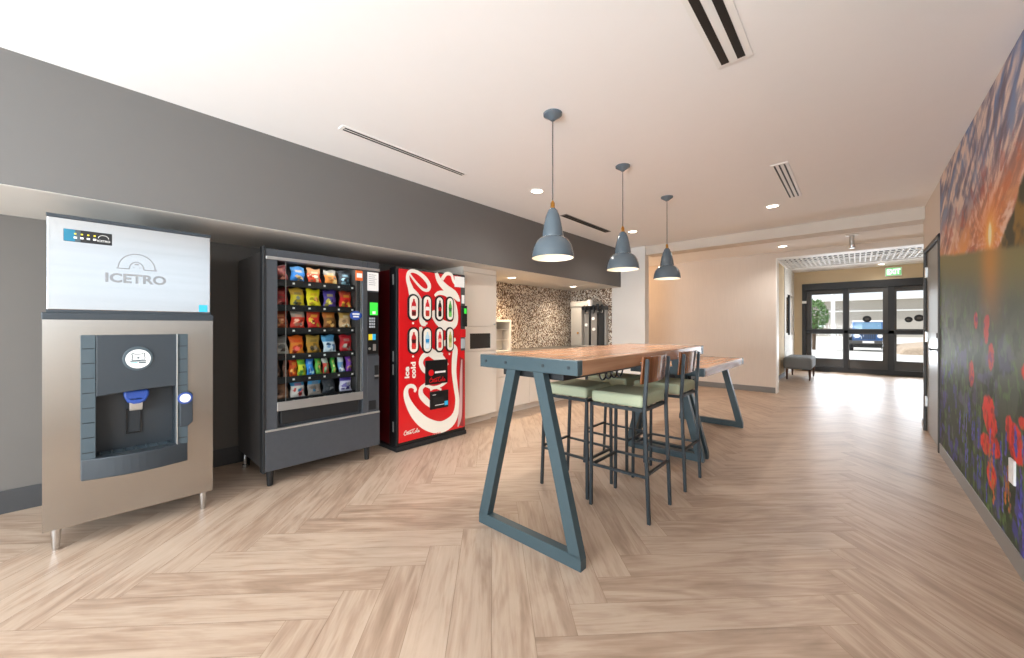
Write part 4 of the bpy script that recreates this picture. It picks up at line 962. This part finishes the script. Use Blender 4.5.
    # stems
    for _ in range(60):
        py = rnd.uniform(1.6, 4.6); tp = rnd.uniform(.35, .95); lean = rnd.uniform(-.1, .1)
        w = np.abs(Yg-(py+lean*(Zg-.1)))
        img = mix(img, c(rnd.choice(['#4f7a3a', '#2c4a22', '#74954c'])), ss(.012, .004, w)*(Zg < tp)*.4)
    img = np.clip(img, 0, 1)
    vs = [(XR-.0095, y, z) for z in zz for y in yy]
    mb = MB(); mb.v = vs
    mb.f = [[j*ny+i, (j+1)*ny+i, (j+1)*ny+i+1, j*ny+i+1] for j in range(nz-1) for i in range(ny-1)]; mb.mi = [0]*len(mb.f)
    o = len(vs); mb.v += [(XR-.001, y0, z0), (XR-.001, y1, z0), (XR-.001, y1, z1), (XR-.001, y0, z1)]
    c4 = [0, ny-1, nz*ny-1, (nz-1)*ny]
    for i in range(4): mb.f.append([c4[i], c4[(i+1) % 4], o+(i+1) % 4, o+i]); mb.mi.append(0)
    cols = img.reshape(-1, 3); mb.col = np.concatenate([cols, np.full((4, 3), .2)])
    tag(mb.obj('flower_mural', M['muralp']), 'full height sunset and poppy meadow mural on the right wall', 'mural')
mural()

# ------------------------------------------------------------------ outside the entrance
shell('ground_outside', MB().add([(-60, YE+.15, -.01), (60, YE+.15, -.01), (60, 20, -.02), (-60, 20, -.02)], [[0, 1, 2, 3]]).add([(-60, 20, -.02), (60, 20, -.02), (60, 38, -.4), (-60, 38, -.4)], [[0, 1, 2, 3]]).add([(-60, 38, -.4), (60, 38, -.4), (60, 47, .42), (-60, 47, .42)], [[0, 1, 2, 3]]), M['pave'])
b = shell('wall_outside', MB().box(-22, 30, 46, 47, -.8, 3.55), M['bldg'])
struct(MB().box(-22, 30, 45.9, 46, 2.55, 2.68).box(-22, 30, 45.3, 46, 3.55, 3.75).obj('trim_outside', M['trimw'], b))
for x in (-6, 4.5, 9.5): struct(MB().box(x, x+1.1, 45.9, 46.05, .3, 2.3).obj('door_outside', M['trimw'], b))
tag(MB().prism([(1.45, -.3), (1.75, .15), (3.6, .42), (14, .5), (14, -.4)], 'y', 27, 33).obj('gravel_bank', M['stone'], None, .1), 'tan gravel bank outside the right entrance door', 'gravel bank')
tag(MB().tube((-0.94, 27, -.15), (-0.94, 27, 3.4), .09).box(-1.09, -0.79, 26.85, 27.15, -.16, .05).obj('porch_post', M['trimw']), 'slim white post seen through the left entrance door', 'post')
tr = thing('tree', 'green leafy tree seen through the left glass entrance door', 'tree', (-2.06, 31, -.25))
MB().tube((-2.06, 31, -.25), (-1.96, 31, 1.6), .13, .08).tube((-1.96, 31, 1.4), (-2.36, 31.1, 2.6), .06, .03).tube((-1.96, 31, 1.5), (-1.56, 30.9, 2.7), .06, .03).obj('trunk', M['bark'], tr)
mb = MB()
for i in range(900):
    v = Vector((random.gauss(0, 1), random.gauss(0, 1), random.gauss(0, 1))).normalized()*random.uniform(.5, 1)**.5
    p = Vector((-2.06+v.x*.8, 31+v.y*.8, 1.9+v.z*1.1)); a = Vector((random.uniform(-1, 1), random.uniform(-1, 1), random.uniform(-1, 1))).normalized(); bb = a.orthogonal()
    s_ = random.uniform(.07, .13); mb.add([p-a*s_, p+bb*s_*.5, p+a*s_, p-bb*s_*.5], [[0, 1, 2, 3]])
mb.obj('foliage', M['leaf'], tr)
# car facing the doors
cx, cyy, cz = .52, 31, -.256
car = thing('car', 'blue four wheel drive car parked outside facing the entrance doors', 'car', (cx, cyy, cz))
V = lambda x, y, z: (cx+x, cyy+y, cz+z)
def cb(mb, x0, x1, y0_, y1_, z0, z1, m=0): return mb.box(cx+x0, cx+x1, cyy+y0_, cyy+y1_, cz+z0, cz+z1, m)
mb = MB().prism([(cx-.68, cz+.55), (cx+.68, cz+.55), (cx+.72, cz+.75), (cx+.66, cz+1.12), (cx+.5, cz+1.17), (cx-.5, cz+1.17), (cx-.66, cz+1.12), (cx-.72, cz+.75)], 'y', cyy, cyy+1.3)
cb(mb, -.78, .78, 1.3, 3.4, .5, 1.18).obj('body', M['carb'], car, .04)
MB().prism([(cyy+1.25, cz+1.17), (cyy+1.55, cz+1.78), (cyy+3.3, cz+1.80), (cyy+3.4, cz+1.17)], 'x', cx-.72, cx+.72).obj('cabin', M['carb'], car, .05)
MB().add([V(-.62, 1.26, 1.24), V(.62, 1.26, 1.24), V(.6, 1.505, 1.72), V(-.6, 1.505, 1.72), V(-.62, 1.29, 1.24), V(.62, 1.29, 1.24), V(.6, 1.53, 1.72), V(-.6, 1.53, 1.72)], [[0,1,2,3],[7,6,5,4],[0,4,5,1],[1,5,6,2],[2,6,7,3],[3,7,4,0]]).obj('windscreen', M['cglass'], car)
MB().prism([(cyy+1.5, cz+1.76), (cyy+3.35, cz+1.78), (cyy+3.3, cz+1.86), (cyy+1.58, cz+1.85)], 'x', cx-.72, cx+.72).obj('roof', M['trimw'], car, .03)
g = MB()
for i in range(7): cb(g, -.31+i*.095, -.26+i*.095, -.015, .01, .72, 1.08)
g.obj('grille', M['mblack'], car)
for s in (-1, 1):
    MB().tube(V(s*.5, -.02, .92), V(s*.5, .03, .92), .12, n=20).obj('headlight', M['paper'], car)
    cb(MB(), s*.66, s*.93, .0, 1.15, .78, .92).obj('fender', M['mblack'], car, .04)
    for yw in (.6, 2.9):
        w = MB().tube(V(s*.66, yw, .38), V(s*.9, yw, .38), .38, n=28).obj('wheel', M['tyre'], car, .03)
        MB().tube(V(s*.88, yw, .38), V(s*.91, yw, .38), .22, n=20).obj('rim', M['silver'], w)
    cb(MB(), s*.8, s*1.0, 1.4, 1.5, 1.2, 1.4).obj('mirror', M['mblack'], car, .02)
cb(MB(), -.66, .66, .1, 3.3, .22, .56).obj('underbody', M['mblack'], car, .02)
cb(MB(), -.85, .85, -.22, -.02, .45, .65).obj('bumper', M['frameg'], car, .03)
cb(MB(), -.25, .25, -.24, -.22, .5, .62).obj('number_plate', M['paper'], car)

# ------------------------------------------------------------------ light
def area(name, loc, rot, sx, sy, power, color=(1, 1, 1)):
    l = bpy.data.lights.new(name, 'AREA'); l.shape = 'RECTANGLE'; l.size = sx; l.size_y = sy; l.energy = power; l.color = color
    o = bpy.data.objects.new(name, l); col.objects.link(o); o.location = loc; o.rotation_euler = rot; return o
wc, ww, wh = (W3[0]+W3[1])/2, W3[1]-W3[0], W3[3]-W3[2]
area('window_daylight_near', (wc, YN-.11, (W3[2]+W3[3])/2), (R(90), 0, 0), ww, wh, 62, (.80, .91, 1))
area('ceiling_fill_near', (wc, YN-.06, W3[2]+.45), (R(122), 0, 0), ww, .9, 205, (.82, .92, 1))  # added lamp tilted up to brighten the ceiling as ground bounce would
area('window_daylight_right', (XR+.13, (W2[0]+W2[1])/2, (W2[2]+W2[3])/2), (0, R(90), 0), W2[3]-W2[2], W2[1]-W2[0], 1.9, (.93, .97, 1))
area('added_side_fill', (XR+.13, (W4[0]+W4[1])/2, (W4[2]+W4[3])/2), (0, R(90), 0), W4[3]-W4[2], W4[1]-W4[0], 75, (.82, .92, 1))  # added lamp in the added opening, brightens the cabinet fronts
area('window_daylight_entrance', ((DX0+DX1)/2, YE+.3, 1.2), (R(-90), 0, 0), 2.8, 2.0, 42, (.86, .93, 1))
area('ceiling_fill_entrance', ((DX0+DX1)/2, YE+.2, .5), (R(-118), 0, 0), 2.8, .8, 85, (.84, .92, 1))  # added upward lamp that brightens the ceiling from the entrance side
p = bpy.data.lights.new('corridor_lamp', 'POINT'); p.energy = 22; p.color = (1, .62, .32); p.shadow_soft_size = .1
po = bpy.data.objects.new('corridor_lamp', p); col.objects.link(po); po.location = (-4.3, 7.7, 2.1)

w = bpy.data.worlds.new('World'); scene.world = w; w.use_nodes = True
bg = w.node_tree.nodes['Background']; bg.inputs[0].default_value = (.86, .93, 1, 1); bg.inputs[1].default_value = .9
sl = bpy.data.lights.new('sun', 'SUN'); sl.energy = 2.6; sl.angle = R(2); so = bpy.data.objects.new('sun', sl); col.objects.link(so); so.rotation_euler = Vector((.6, .3, -.74)).to_track_quat('-Z', 'Y').to_euler()

# ------------------------------------------------------------------ camera
cam = bpy.data.cameras.new('camera'); co = bpy.data.objects.new('camera', cam); col.objects.link(co)
co.location = (0, 0, H); co.rotation_euler = (R(90), 0, YAW)
cam.sensor_width = 36; cam.lens = FOC*36/1024; cam.shift_y = (CY-329)/1024; cam.clip_start = .02; cam.clip_end = 300
scene.camera = co
scene.view_settings.view_transform = 'Standard'; scene.view_settings.look = 'None'; scene.view_settings.gamma = 1; scene.view_settings.use_curve_mapping = False
scene.view_settings.exposure = .53
scene.cycles.use_denoising = True; scene.cycles.max_bounces = 10; scene.cycles.diffuse_bounces = 6; scene.cycles.transparent_max_bounces = 12
scene.cycles.sample_clamp_indirect = 8
